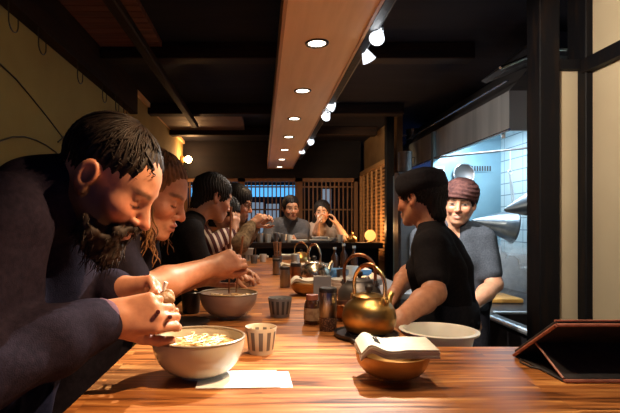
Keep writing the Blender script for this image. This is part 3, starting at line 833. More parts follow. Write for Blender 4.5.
# wall lamp in the back left corner
t = thing('wall_lamp', 'small glowing globe wall lamp in the far left corner', 'lamp', (-1.04, 6.30, H+.86))
MB().lathe([(0, -.01), (.045, -.01), (.045, .012), (.02, .03), (0, .03)], 20, Matrix.Rotation(math.pi/2, 4, 'Y')).build('base', M['brass'], t)
MB().ball((.075, 0, 0), .046, 20).build('globe', M['lamp_glass'], t)
point('wall_lamp_light', (-.90, 6.2, H+.88), 7, (1, .50, .2), .05)

# hooks and wires on the left wall
def make_hook(loc, s, label):
    t = thing('s_hook', label, 'hook', loc, 0, 'hooks along the top of the left wall')
    p = [(0, 0, .03), (0, 0, -.05*s)] + [(0, .028*s*(1-math.cos(a))*1.0, -.05*s - .028*s*math.sin(a)) for a in [i*math.pi/10 for i in range(1, 11)]] + [(0, .056*s, -.03*s)]
    MB().tube(p, .0032, 6).build('hook_wire', M['trim_dark'], t)
hk = [(10, 14, 'nearest the top left corner'), (40, 34, 'second from the top left corner'), (79, 66, 'third from the top left corner'), (104, 92, 'fourth from the top left corner'), (117, 102, 'next to last'), (125, 107, 'farthest along, beside the dark rail end')]
for px, py, nm in hk:
    Y = -1.0*F/(px-262)*1.0
    make_hook((-1.016, Y+.02, 2.235), 1.35, 'dark wire hook on the left wall rail, ' + nm)
def wallpt(px, py):
    Y = 1.066*F/(262-px); return V((-1.066, Y, H+(225-py)/F*Y))
for pts, nm, lab in (([(-30, 36), (0, 64), (16, 79), (32, 98), (48, 118), (64, 139), (80, 160)], 'wall_wire', 'thin dark wire sloping down across the yellow wall'),
                ([(-30, 150), (0, 141), (12, 137), (24, 136.5), (36, 140), (46, 145), (56, 152), (66, 164)], 'wall_wire', 'thin dark wire arching low across the yellow wall at the left edge'),
                ([(58, 142), (66, 135), (76, 129), (86, 126), (97, 118), (108, 117), (118, 124), (126, 140)], 'wall_wire', 'thin dark wire arching on the yellow wall above the bearded man')):
    w = MB().tube([wallpt(*p) for p in pts], .0035, 6).build(nm, M['trim_dark']); tag(w, lab, 'wire')

# =================================================================== COUNTER
t = thing('bar_counter', 'long L-shaped wooden bar counter with glossy orange-brown planks', 'counter', (0, 0, 0))
poly = [(-.36, .32), (1.29, .32), (1.29, 1.34), (.44, 1.34), (.44, 4.98), (-.36, 4.98)]
MB().prism(poly, CT-.055, CT).build('counter_top', M['counter'], t, False)
b = MB(); b.box(-.16, -.12, .36, 4.95, 0, CT-.055); b.box(.40, .43, 1.36, 4.95, 0, CT-.055); b.box(-.12, 1.27, .36, .40, 0, CT-.055); b.box(.43, 1.12, 1.29, 1.325, 0, CT-.055)
b.build('base_panel', M['dark_wood'], t, False)
# raised far ledge
t = thing('raised_ledge', 'dark raised serving ledge in front of the far couple', 'counter', (0, 0, 0))
MB().box(-.12, 1.26, 4.99, 5.30, 1.095, 1.154, bev=.004).build('ledge_top', M['dark_wood'], t, False)
MB().box(-.04, 1.24, 5.1, 5.14, 0, 1.095).build('support_panel', M['wall_dark'], t, False)
# kitchen benches
t = thing('kitchen_bench', 'low steel kitchen bench behind the near counter with the plastic basin', 'bench', (0, 0, 0))
MB().box(.46, 1.12, 1.37, 1.74, .85, .88, bev=.004).build('bench_top', M['steel'], t, False)
for x in (.49, 1.09):
    for y in (1.40, 1.71): MB().box(x-.018, x+.018, y-.018, y+.018, 0, .85).build('leg', M['steel_dark'], t, False)
t = thing('kitchen_bench', 'low steel wash bench at the far end of the kitchen under the raised ledge', 'bench', (0, 0, 0))
MB().box(.46, .98, 2.95, 4.9, .88, .92, bev=.004).build('bench_top', M['steel'], t, False)
for x in (.50, .94):
    for y in (3.0, 4.85): MB().box(x-.018, x+.018, y-.018, y+.018, 0, .88).build('leg', M['steel_dark'], t, False)

# =================================================================== KITCHEN
t = thing('steel_cabinet', 'tall steel cabinet with a dark handle behind the black capped cook', 'cabinet', (1.17, 4.12, 0))
MB().box(0, .36, 0, .13, 0, 1.80, bev=.006).build('body', M['steel_dark'], t, False)
d = MB().box(.01, .35, -.025, -.002, .95, 1.78, bev=.006).build('door', M['steel_dark'], t, False)
MB().tube([(.10, -.028, 1.26), (.10, -.06, 1.26), (.10, -.06, 1.02), (.10, -.028, 1.02)], .011, 8).build('handle', M['black_plastic'], d)
MB().box(.01, .35, -.025, -.002, .06, .93, bev=.006).build('door', M['steel_dark'], t, False)
# hood
t = thing('range_hood', 'wide brushed steel extractor hood over the kitchen', 'hood', (0, 0, 0))
MB().box(1.545, 1.565, 3.0, 5.6, 1.93, 2.18).build('front_panel', M['hood'], t, False)
MB().box(1.565, 2.12, 3.0, 3.02, 1.93, 2.18).build('end_panel', M['hood'], t, False)
MB().box(1.565, 2.12, 3.02, 5.6, 2.16, 2.18).build('inner_panel', M['steel_wall'], t, False)
MB().tube([(1.54, 2.99, 1.935), (1.54, 5.6, 1.935)], .009, 8).build('lip_rail', M['chrome'], t)
MB().prism([(1.56, 2.18), (2.12, 2.18), (2.12, 2.46), (1.80, 2.46)], 3.05, 5.5, Matrix(((1, 0, 0, 0), (0, 0, 1, 0), (0, 1, 0, 0), (0, 0, 0, 1)))).build('canopy', M['steel_dark'], t, False)
MB().tube([(1.55, 3.03, 2.25), (1.55, 5.5, 2.25)], .008, 8).build('top_rail', M['chrome'], t)
b = MB(); b.tube([(1.56, 3.1, 1.96), (1.56, 3.1, 1.90)], .012, 8); b.build('drip_cup', M['steel_dark'], t)
XZ = Matrix(((1, 0, 0, 0), (0, 0, 1, 0), (0, 1, 0, 0), (0, 0, 0, 1)))
t = thing('exhaust_duct', 'dark slanting exhaust duct above the near end of the hood', 'duct', (0, 0, 0))
MB().prism([(1.37, 2.24), (1.64, 2.455), (1.82, 2.44), (1.82, 2.30), (1.64, 2.32), (1.40, 2.225)], 2.75, 3.0, XZ).build('duct_body', M['steel_dark'], t, False)
MB().tube([(1.36, 2.74, 2.235), (1.62, 2.74, 2.345), (1.83, 2.74, 2.345)], .012, 8).build('pipe', M['silver'], t)
kt = thing('tube_lamp', 'cold white tube lamp inside the extractor hood', 'lamp', (0, 0, 0))
MB().tube([(1.68, 3.1, 2.115), (1.68, 4.15, 2.115)], .015, 10).build('tube', M['kitchen_tube'], kt)
MB().box(1.65, 1.71, 3.05, 4.2, 2.132, 2.16).build('fitting', M['steel'], kt, False)
area('tube_lamp_light', (1.72, 3.6, 2.09), None, 12, (.72, .88, 1), .08, 1.1)
area('tube_lamp_light', (1.84, 3.15, 2.06), (1.84, 4.3, 1.5), 3, (.68, .86, 1), .3, .1)
# pots on the hood
def stock_pot(loc, r, h, label):
    t = thing('stock_pot', label, 'pot', loc, 0, 'stock pots on the hood')
    MB().lathe([(0, 0), (r*.97, 0), (r, .01), (r, h), (r*1.04, h+.004), (r*1.04, h+.010), (r*.97, h+.010), (r*.96, .012), (0, .012)], 36).build('pot_body', M['steel_dark'], t)
    for sx in (-1, 1):
        MB().tube([(sx*r, -.04, h*.7), (sx*(r+.035), -.035, h*.72), (sx*(r+.035), .035, h*.72), (sx*r, .04, h*.7)], .006, 8).build('handle', M['steel'], t)
p = at(412, 152, 5.0); stock_pot((1.66, 5.28, 2.18), .075, .2, 'steel stock pot standing on the far end of the hood, behind its edge')
t = thing('stock_pot', 'tall dark steel pot on top of the far cabinet beside the hood', 'pot', (1.25, 4.19, 1.80), 0, 'stock pots on the hood')
MB().lathe([(0, 0), (.055, 0), (.058, .01), (.058, .17), (.062, .175), (.055, .178), (.054, .012), (0, .012)], 32).build('pot_body', M['steel_dark'], t)
MB().tube([(.058, 0, .13), (.085, 0, .13), (.085, 0, .07), (.058, 0, .07)], .005, 8).build('handle', M['steel_dark'], t)
# control box, vent, rail
t = thing('control_box', 'white switch box with a dark screen on the steel kitchen wall', 'switch box', (1.56, 4.24, 1.80))
MB().box(-.045, .045, -.03, .02, -.055, .055, bev=.006).build('case', M['porcelain'], t, False)
MB().box(-.028, .028, -.034, -.029, -.005, .035).build('screen', M['black_plastic'], t, False)
t = thing('wall_vent', 'row of dark vent slots in the steel kitchen wall', 'vent', (1.93, 4.255, 1.84))
MB().box(-.11, .11, -.004, .004, -.03, .03).build('plate', M['steel_wall'], t, False)
b = MB()
for i in range(9): b.box(-.09+i*.0225-.006, -.09+i*.0225+.006, -.007, -.003, -.022, .022)
b.build('slots', M['black_plastic'], t, False)
t = thing('utensil_rail', 'level steel hanging rail across the kitchen under the hood', 'rail', (0, 0, 0))
MB().tube([(1.50, 4.18, 1.925), (2.10, 3.55, 1.925)], .009, 10).build('bar', M['steel_dark'], t)
MB().tube([(1.56, 4.20, 1.925), (1.56, 4.26, 1.925)], .006, 6).build('bracket', M['steel'], t)
# conical strainers hung by their handles
def strainer(loc, axis, L, R, label, hy, hang):
    t = thing('cone_strainer', label, 'strainer', loc, 0, 'cone strainers hanging in the kitchen')
    Mx = V(axis).to_track_quat('Z', 'Y').to_matrix().to_4x4()
    MB().lathe([(.012, 0), (R, L), (R+.012, L+.002), (R+.012, L+.006), (R-.004, L+.004), (.008, .006), (0, .006), (0, 0)], 40, Mx).build('cone', M['strainer'], t)
    e = V(axis).normalized()*L
    up = V((0, 0, 1)); up = (up - V(axis).normalized()*up.dot(V(axis).normalized())).normalized()
    s = e + up*R; b = MB()
    for dx in (-.016, .016):
        q = V((0, 1, 0)); b.tube([s+q*dx, s + up*.05+q*dx + V((-.01, 0, 0)), s + V((-.03, 0, hy))+q*dx*.6], .005, 6)
    b.tube(arc(s + V((-.03, 0, hy+.015)), .016, 0, 2*math.pi, 14)[:-1], .004, 6, True)
    b.build('handle', M['steel'], t)
    q = s + V((-.03, 0, hy+.031)); MB().tube([q, q*.5+(V(hang)-t.location)*.5+V((0, 0, .01)), V(hang)-t.location], .0035, 6).build('hook', M['steel'], t)
strainer(at(472, 221, 3.75), (1, -.1, -.12), .30, .13, 'big shiny cone strainer hanging beside the smiling cook', .27, (1.93, 3.73, 1.925))
strainer(at(505, 210, 3.3), (1, -.15, .22), .26, .13, 'cone strainer hanging higher, partly behind the black post', .13, (2.13, 3.26, 1.86))
t = thing('mesh_skimmer', 'round wire skimmer hanging on the steel kitchen wall above the smiling cook', 'skimmer', at(464, 174, 4.225))
MB().tube([(.09*math.cos(a*math.pi/14), 0, .09*math.sin(a*math.pi/14)) for a in range(28)], .006, 8, True).build('rim', M['chrome'], t)
MB().lathe([(.088, 0), (.06, .018), (0, .028), (0, .026), (.06, .016), (.086, 0)], 28, Matrix.Rotation(-math.pi/2, 4, 'X')).build('mesh_bowl', M['steel_dark'], t)
MB().tube([(0, 0, -.09), (0, 0, -.26)], .006, 8).build('handle', M['steel'], t)
# stove and sink unit
t = thing('sink_unit', 'low steel sink unit with a dark basin along the tiled kitchen wall', 'sink', (0, 0, 0))
b = MB(); b.box(1.34, 2.115, 2.06, 2.30, 0, .80); b.box(1.34, 2.115, 2.95, 4.08, 0, .80); b.box(1.56, 2.115, 4.08, 4.24, 0, .80); b.box(1.34, 1.42, 2.30, 2.95, 0, .80); b.box(2.0, 2.115, 2.30, 2.95, 0, .80); b.box(1.42, 2.0, 2.30, 2.95, 0, .58)
b.build('body', M['black_lacquer'], t, False)
b = MB(); b.tube([(1.335, 2.06, .80), (1.335, 4.07, .80)], .016, 8); b.tube([(1.42, 2.95, .80), (2.0, 2.95, .80)], .010, 8); b.tube([(1.42, 2.30, .80), (2.0, 2.30, .80)], .010, 8)
b.build('rim', M['steel'], t)
MB().box(1.56, 2.1, 4.205, 4.255, .80, 1.16).build('splash_back', M['steel'], t, False)
MB().box(2.09, 2.118, 2.1, 4.2, .80, 1.10).build('splash_back', M['steel'], t, False)
t = thing('water_tap', 'curved steel tap on the tiled wall over the sink', 'tap', at(520, 268, 3.7))
b = MB(); b.tube([(.12, 0, 0), (.0, 0, 0), (0, 0, .02), (-.01, 0, .07), (-.05, 0, .10), (-.10, 0, .095), (-.105, 0, .07)], .011, 10); b.build('spout', M['chrome'], t)
MB().tube([(0, 0, .02), (0, -.05, .035)], .009, 8).build('lever', M['chrome'], t)
w = MB().box(1.38, 1.80, 3.3, 3.62, .802, .832, bev=.005).build('cutting_board', M['yellow']); tag(w, 'yellow cutting board lying on the sink unit', 'cutting board')
w = MB().tube([(2.0, 3.0, .80), (1.95, 3.05, 1.02), (1.94, 3.06, 1.3)], .008, 8).build('hose', M['steel']); tag(w, 'thin steel hose standing up behind the black post', 'hose')
# steam drifting over the sink
sm = bpy.data.materials.new('steam'); sm.use_nodes = True; nt = sm.node_tree
for n in list(nt.nodes):
    if n.type != 'OUTPUT_MATERIAL': nt.nodes.remove(n)
vs_ = nt.nodes.new('ShaderNodeVolumeScatter'); vs_.inputs['Color'].default_value = (.95, .97, 1, 1)
tc_ = nt.nodes.new('ShaderNodeTexCoord'); nz_ = nt.nodes.new('ShaderNodeTexNoise'); nz_.inputs['Scale'].default_value = 7; nz_.inputs['Detail'].default_value = 3; nz_.inputs['Distortion'].default_value = 1
mr_ = nt.nodes.new('ShaderNodeMapRange'); mr_.inputs[1].default_value = .46; mr_.inputs[2].default_value = .72; mr_.inputs[4].default_value = 9
nt.links.new(tc_.outputs['Object'], nz_.inputs['Vector']); nt.links.new(nz_.outputs['Fac'], mr_.inputs[0]); nt.links.new(mr_.outputs[0], vs_.inputs['Density'])
nt.links.new(vs_.outputs[0], nt.nodes['Material Output'].inputs['Volume'])
w = MB().ball((0, 0, 0), (.28, .20, .22), 20).build('steam', sm); w.location = (1.76, 3.55, 1.03); tag(w, 'white steam rising over the kitchen sink', 'steam', None, 'stuff')
# =================================================================== THINGS ON THE COUNTER
def bowl_prof(R, h, foot, th=.005, fh=.008):
    o = []; n = 10
    for i in range(n+1):
        t = i/n; o.append((foot + (R-foot)*math.sin(t*math.pi/2)**.82, fh + (h-fh)*(1-math.cos(t*math.pi/2))**.88))
    inn = [(max(r-th, 0.004), z+th*.6) for r, z in o[::-1]]
    return [(0, .002), (foot*.8, .002), (foot*.85, 0), (foot, 0), (foot, fh*.8)] + o + [(R-th*.4, h+th*.35)] + inn[1:-1] + [(0, fh+th)]
def noodle_bowl(loc, R, h, foot, m, label, food_label, seed, rimm=None):
    t = thing('noodle_bowl', label, 'bowl', loc, 0, 'noodle bowls')
    MB().lathe(bowl_prof(R, h, foot), 56, wob=lambda a, z: .008*math.sin(2*a+1)+.005*math.sin(3*a)).build('bowl_body', m, t)
    MB().tube([(R*1.0*math.cos(a)*(1+.008*math.sin(2*a+1)+.005*math.sin(3*a))-.002*math.cos(a), R*(1+.008*math.sin(2*a+1)+.005*math.sin(3*a))*math.sin(a)-.002*math.sin(a), h+.0005) for a in [i*math.pi/28 for i in range(56)]], .0032, 6, True).build('rim', rimm or M['rim_brown'], t)
    b = MB(); zf = h*.78; rf = R*.91
    b.lathe([(0, zf), (rf, zf), (rf*.9, zf-.015), (0, zf-.02)], 32); b.mat(1)
    r = random.Random(seed)
    for i in range(70):
        a = r.uniform(0, 6.28); rr = rf*.72*math.sqrt(r.random()); p = V((rr*math.cos(a), rr*math.sin(a), zf+r.uniform(-.001, .008))); d = r.uniform(0, 6.28); pts = []
        for k in range(9):
            if p.xy.length > rf*.88: d += 1.6; p = V((p.x*.93, p.y*.93, p.z))
            pts.append(p.copy()); d += r.uniform(-.7, .7); p = p + V((math.cos(d), math.sin(d), r.uniform(-.15, .15)))*.011
            p.z = max(p.z, zf)
        b.tube(pts, .0021, 5)
    f = b.build('noodles', [M['broth'], M['noodle']]); f.location = loc; tag(f, food_label, 'food', None, 'stuff')
    return t
noodle_bowl((-.143, 1.085, CT), .104, .088, .041, M['celadon'], 'large pale celadon noodle bowl nearest the camera, in front of the bearded man', 'pale noodles in the celadon bowl nearest the camera', 3)
noodle_bowl((-.123, 1.77, CT), .106, .090, .041, M['glaze_pink'], 'greyish pink noodle bowl under the chopsticks of the curly haired woman', 'noodles in broth in the greyish pink bowl', 5)
# cups
def make_cup(loc, m, R, h, label, inner=None, group='tea cups on the counter'):
    t = thing('tea_cup', label, 'cup', loc, 0, group)
    MB().lathe([(0, .003), (R*.66, .003), (R*.70, 0), (R*.78, 0), (R*.80, .004), (R*.80, .010), (R*.83, .013), (R, h-.002), (R*.985, h), (R*.94, h-.002), (R*.74, .012), (0, .010)], 40).build('cup_body', m, t)
    MB().lathe([(0, h*.62), (R*.86, h*.62), (R*.80, h*.5), (0, h*.5)], 28).build('tea', inner or M['broth'], t)
    return t
make_cup((-.003, 1.28, CT), M['cup_cream'], .042, .070, 'cream tea cup with dark upright stripes beside the celadon bowl')
make_cup((.067, 1.79, CT), M['cup_grey'], .045, .070, 'dark grey striped tea cup standing alone on the open counter', M['black_lacquer'])
# napkin on the counter
t = thing('paper_napkin', 'white folded paper napkin lying on the counter right of the celadon bowl', 'napkin', (-.03, 1.055, CT))
b = MB().box(-.11, .093, -.056, .052, 0, .0012, Matrix.Rotation(.03, 4, 'Z')); b.build('lower_fold', M['paper_blue'], t, False)
MB().box(-.11, .066, -.058, .058, .0012, .0026, Matrix.Rotation(.045, 4, 'Z')).build('upper_fold', M['paper_blue'], t, False)
# black dish and black pourer
t = tag(MB().lathe([(0, .002), (.045, .002), (.048, 0), (.052, 0), (.085, .014), (.086, .017), (.083, .017), (.05, .006), (0, .005)], 40).build('black_dish', M['black_lacquer']), 'shallow black dish behind the bearded man\'s hands', 'dish'); t.location = (-.262, 1.62, CT)
t = thing('black_mug', 'small black handled pourer left of the greyish pink bowl', 'mug', (-.275, 1.86, CT))
MB().lathe([(0, .0), (.030, .0), (.033, .004), (.037, .08), (.035, .082), (.030, .006), (0, .006)], 28).build('mug_body', M['black_lacquer'], t)
MB().tube([(-.036, 0, .072), (-.075, -.01, .078)], .007, 8, flat=.5).build('handle', M['black_lacquer'], t)
MB().lathe([(0, .07), (.034, .07), (.034, .065), (0, .065)], 24).build('sauce', M['glass_dark'], t)

# kettles
def make_kettle(loc, mb, mh, label, s=1.0, rot=0, knob='black_plastic', ha=0):
    t = thing('kettle', label, 'kettle', loc, rot, 'kettles along the counter')
    MB().lathe([(0, 0), (.055*s, 0), (.071*s, .006*s), (.080*s, .028*s), (.0815*s, .048*s), (.077*s, .072*s), (.064*s, .090*s), (.050*s, .099*s), (.047*s, .107*s), (.043*s, .107*s), (.043*s, .098*s), (0, .098*s)], 48).build('kettle_body', mb, t)
    l = MB().lathe([(0, .104*s), (.046*s, .106*s), (.047*s, .109*s), (.034*s, .1155*s), (.012*s, .119*s), (0, .119*s)], 40).build('lid', mb, t)
    MB().lathe([(0, .117*s), (.006*s, .117*s), (.006*s, .122*s), (.012*s, .127*s), (.0125*s, .138*s), (.008*s, .143*s), (0, .144*s)], 20).build('knob', M[knob], l)
    MB().tube([(.066*s, 0, .045*s), (.088*s, 0, .068*s), (.100*s, 0, .098*s), (.112*s, 0, .108*s)], [.018*s, .0135*s, .0105*s, .0095*s], 14).build('spout', mb, t)
    for sy in (-1, 1):
        g = MB(); g.box(-.012*s, .012*s, sy*.062*s-.004*s, sy*.062*s+.004*s, .078*s, .112*s, bev=.003*s)
        g.ball((0, sy*.068*s, .098*s), .0062*s, 10); g.build('lug', mb, t)
    R_ = .058*s
    pts = [(0, -.058*s, .10*s)] + [(0, -.060*s*math.cos(a), .140*s + .064*s*math.sin(a)) for a in [i*math.pi/18 for i in range(19)]] + [(0, .058*s, .10*s)]
    hd_ = MB().tube(pts, .0060*s, 10).build('handle', mh, t)
    MB().tube(pts[8:14], .0072*s, 10).build('grip', M['copper'], hd_)
    return t
make_kettle((.328, 1.47, CT+.014), M['brass'], M['brass_light'], 'round brass kettle nearest the camera, on a black trivet', 1.0, math.radians(38))
t = thing('trivet', 'flat black trivet under the nearest brass kettle', 'trivet', (.318, 1.465, CT))
MB().lathe([(0, 0), (.090, 0), (.097, .005), (.098, .014), (.094, .014), (.090, .009), (.06, .009), (.06, .0135), (0, .0135)], 40).build('plate', M['black_lacquer'], t)
MB().tube([(-.03, -.09, .007), (-.055, -.10, .008), (-.06, -.085, .008)], .006, 8).build('grip', M['black_lacquer'], t)
make_kettle((.392, 1.93, CT), M['steel_dark'], M['copper'], 'dark kettle with a tall brown copper handle behind the nearest brass kettle', 1.08, math.radians(62))
make_kettle((.305, 2.80, CT), M['silver'], M['silver'], 'bronze kettle with a silvery handle behind the bowl of papers', 1.12, math.radians(25))
make_kettle((.33, 4.05, CT), M['brass'], M['brass_light'], 'far brass kettle on the counter before the raised ledge', .95, math.radians(70))

# golden napkin bowls
def paper_stack(loc, w, d, rot, n, labels, group, text=False, curl=.0095, z0=0):
    for k in range(n):
        r = random.Random(k*7+int(loc[1]*100)); nx, ny = 22, 6; th = .0042
        top = []; bot = []
        for i in range(nx+1):
            for j in range(ny+1):
                u = i/nx; v = j/ny
                x = (u-.5)*w*(1-.006*k); y = (v-.5)*d*(1-.006*k)
                z = curl*(math.exp(-((u-.13)/.12)**2)*1.0 - .40*math.exp(-((u-.40)/.15)**2)) - .030*max(0, .10-u)*10*.4 + .004*(v) + k*.0047
                top.append((x, y, z+th)); bot.append((x, y, z))
        m = MB(); N0 = len(top); f = []
        I = lambda i, j: i*(ny+1)+j
        for i in range(nx):
            for j in range(ny):
                f.append((I(i, j), I(i+1, j), I(i+1, j+1), I(i, j+1))); f.append((N0+I(i, j), N0+I(i, j+1), N0+I(i+1, j+1), N0+I(i+1, j)))
        for i in range(nx): f.append((I(i, 0), N0+I(i, 0), N0+I(i+1, 0), I(i+1, 0))); f.append((I(i, ny), I(i+1, ny), N0+I(i+1, ny), N0+I(i, ny)))
        for j in range(ny): f.append((I(0, j), I(0, j+1), N0+I(0, j+1), N0+I(0, j))); f.append((I(nx, j), N0+I(nx, j), N0+I(nx, j+1), I(nx, j+1)))
        m.add(top+bot, f)
        if k == n-1 and text:      # small printed characters on the top sheet
            m.mat(1)
            def zt(x, y):
                u = x/(w*(1-.006*k))+.5; v = y/(d*(1-.006*k))+.5
                return curl*(math.exp(-((u-.13)/.12)**2) - .40*math.exp(-((u-.40)/.15)**2)) - .030*max(0, .10-u)*4 + .004*v + k*.0047 + th + .0004
            def stroke(p, q):
                pts = [V((p[0]+(q[0]-p[0])*t/4, p[1]+(q[1]-p[1])*t/4, zt(p[0]+(q[0]-p[0])*t/4, p[1]+(q[1]-p[1])*t/4))) for t in range(5)]
                m.tube(pts, .0012, 4)
            x0 = -w*.25
            for c, yy in enumerate((.030, .014, -.002)):
                for (p, q) in (((-.004, .005), (.007, .004)), ((.001, .006), (0, -.005)), ((-.004, -.001), (.006, -.001)), ((-.005, -.006), (.006, -.005)), ((.004, .003), (.005, -.004))):
                    if c == 0 and p[1] < 0: continue
                    stroke((x0+p[0]*1.25, yy*1.25+p[1]*1.25), (x0+q[0]*1.25, yy*1.25+q[1]*1.25))
        o = m.build('paper_napkin', [M['paper'], M['ink']]); o.location = (loc[0]+r.uniform(-.001, .001), loc[1]+r.uniform(-.001, .001), loc[2]+z0); o.rotation_euler = (0, 0, rot+r.uniform(-.015, .015))
        tag(o, labels[k], 'napkin', group)
def gold_bowl(loc, R, h, label):
    t = thing('napkin_bowl', label, 'bowl', loc, 0, 'golden bowls holding napkins')
    MB().lathe(bowl_prof(R, h, .036, .004, .006), 48).build('bowl_body', M['gold_bowl'], t); return t
gold_bowl((.290, 1.07, CT), .080, .056, 'golden brown bowl full of folded napkins nearest the camera')
paper_stack((.296, 1.065, CT+.0585), .165, .105, -.06, 4, ['lowest folded napkin in the nearest golden bowl', 'second folded napkin from below in the nearest golden bowl', 'third folded napkin from below in the nearest golden bowl', 'top folded cream napkin printed with small dark characters, in the nearest golden bowl'], 'folded napkins in the nearest golden bowl', True)
gold_bowl((.218, 2.33, CT), .078, .062, 'golden bowl with papers farther along, in front of the bronze kettle')
paper_stack((.235, 2.325, CT+.0645), .19, .10, -.03, 3, ['lowest folded napkin in the farther golden bowl', 'middle folded napkin in the farther golden bowl', 'top folded cream napkin printed with dark characters, in the farther golden bowl'], 'folded napkins in the farther golden bowl', True, .008)
gold_bowl((.20, 3.35, CT), .075, .060, 'small golden bowl with one paper in the far clutter on the counter')
paper_stack((.21, 3.35, CT+.0625), .17, .10, .1, 1, ['single folded napkin on the farthest golden bowl'], 'folded napkins in the far golden bowl', False, .008)

# pepper mill, jar, card stand, bowl
t = thing('pepper_mill', 'steel pepper mill with peppercorns showing at its foot, left of the nearest kettle', 'pepper mill', (.213, 1.55, CT))
MB().lathe([(0, .044), (.0275, .044), (.0285, .046), (.0285, .122), (.027, .126), (0, .126)], 32).build('grinder', M['mill_steel'], t)
MB().lathe([(0, .124), (.0292, .124), (.0292, .134), (.026, .138), (0, .138)], 32).build('cap', M['black_plastic'], t)
MB().lathe([(0, 0), (.027, 0), (.028, .003), (.028, .045), (0, .045)], 32).build('glass_jar', M['pepper'], t)
t = thing('sauce_jar', 'brown sauce jar with a tan label behind the pepper mill', 'jar', (.173, 1.655, CT))
MB().lathe([(0, 0), (.026, 0), (.028, .004), (.028, .066), (.022, .080), (.018, .084), (0, .084)], 28).build('jar_body', M['glass_dark'], t)
MB().lathe([(.0284, .014), (.0286, .014), (.0286, .056), (.0284, .056)], 28).build('paper_label', M['label_tan'], t)
MB().lathe([(0, .083), (.021, .083), (.021, .100), (0, .101)], 24).build('lid', M['leather'], t)
t = thing('card_stand', 'grey plastic card stand behind the brown sauce jar', 'card stand', (.243, 1.93, CT), math.radians(-5))
MB().box(-.036, .036, -.004, .004, .0, .135, Matrix.Rotation(-.14, 4, 'X') , bev=.002).build('card', M['acrylic'], t, False)
MB().box(-.038, .038, -.02, .045, 0, .008, bev=.002).build('base', M['black_plastic'], t, False)
t = tag(MB().lathe(bowl_prof(.062, .060, .028, .004, .006), 36).build('serving_bowl', M['copper']), 'small dark reddish bowl between the two nearest kettles', 'bowl'); t.location = (.300, 1.72, CT)
def canister(loc, r, h, m, label, lidm='black_plastic'):
    t = thing('canister', label, 'canister', loc, 0, 'canisters on the counter')
    MB().lathe([(0, 0), (r*.96, 0), (r, .003), (r, h*.86), (0, h*.86)], 26).build('can_body', m, t)
    MB().lathe([(0, h*.85), (r*1.02, h*.85), (r*1.02, h*.97), (r*.9, h), (0, h)], 26).build('lid', M[lidm], t); return t
canister((.125, 2.62, CT), .028, .115, M['mill_steel'], 'dark steel canister left of the farther golden bowl')
canister((.188, 2.66, CT), .030, .130, M['copper'], 'reddish steel canister just behind the farther golden bowl')
canister((.10, 3.28, CT), .028, .11, M['mill_steel'], 'far steel canister near the open strip of counter')
canister((.255, 3.66, CT), .032, .12, M['steel'], 'pale far canister in the clutter at the end of the counter', 'steel')
t = tag(MB().lathe(bowl_prof(.046, .062, .024, .004, .005), 28).build('blue_cup', M['blue']), 'bright blue plastic cup right of the bronze kettle', 'cup'); t.location = (.398, 2.98, CT)
t = tag(MB().lathe(bowl_prof(.055, .045, .026, .004, .005), 28).build('white_bowl', M['porcelain']), 'small white bowl right of the bronze kettle, beside the blue cup', 'bowl'); t.location = (.41, 2.60, CT)
t = tag(MB().lathe([(0, .002), (.04, 0), (.08, .014), (.078, .016), (.04, .005), (0, .005)], 28).build('silver_plate', M['steel']), 'small steel plate on the counter near the far clutter', 'plate'); t.location = (.33, 3.3, CT)
# far paper tub and glasses
t = thing('paper_tub', 'striped paper tub on the far counter before the woman with the bob', 'tub', (-.145, 4.55, CT))
MB().lathe([(0, 0), (.05, 0), (.064, .115), (.067, .118), (.062, .118), (.048, .004), (0, .004)], 32).build('tub_body', M['tub'], t)
MB().tube([(.065*math.cos(i*math.pi/16), .065*math.sin(i*math.pi/16), .117) for i in range(32)], .004, 6, True).build('rim', M['porcelain'], t)
def small_dish(x, y, z, w, d, h, m, label, name='serving_dish', cat='dish'):
    o = MB().box(-w/2, w/2, -d/2, d/2, 0, h*.4, bev=.004).box(-w/2-.012, w/2+.012, -d/2-.012, d/2+.012, h*.4, h, bev=.004).build(name, m, None, False); o.location = (x, y, z); tag(o, label, cat, 'dishes at the far end'); return o
def small_cup(x, y, z, r, h, m, label, name='drinking_cup'):
    o = MB().lathe([(0, 0), (r*.8, 0), (r, h), (r*.9, h), (r*.7, .008), (0, .008)], 22).build(name, m); o.location = (x, y, z); tag(o, label, 'cup', 'cups at the far end'); return o
LZ = 1.154
small_dish(.62, 5.13, LZ, .20, .10, .035, M['porcelain'], 'white oblong dish on the raised ledge before the drinking woman')
small_dish(.40, 5.16, LZ, .16, .10, .030, M['porcelain'], 'pale oblong dish on the raised ledge before the man in grey')
small_dish(.63, 5.20, LZ+.036, .16, .08, .025, M['steel'], 'steel tray stacked on the white oblong dish')
small_cup(.835, 5.10, LZ, .035, .085, M['porcelain'], 'white cup on the raised ledge left of the round amber lamp')
small_cup(.23, 5.12, LZ, .034, .09, M['steel'], 'steel cup on the raised ledge left of the man in grey')
small_cup(.30, 5.20, LZ, .034, .08, M['porcelain'], 'white cup on the raised ledge beside the steel cup')
t = tag(MB().lathe(bowl_prof(.05, .05, .025, .004, .005), 28).build('white_bowl', M['porcelain']), 'white bowl on the raised ledge between dish and cup', 'bowl'); t.location = (.755, 5.12, LZ)
make_kettle((.965, 5.14, LZ), M['brass'], M['brass_light'], 'little brass pot on the raised ledge beside the amber lamp', .62, math.radians(180), 'brass')
t = thing('amber_lamp', 'round glowing amber lamp on the raised ledge', 'lamp', (1.155, 5.12, LZ))
MB().lathe([(0, 0), (.03, 0), (.03, .008), (.008, .014), (.008, .03), (0, .03)], 20).build('base', M['brass'], t)
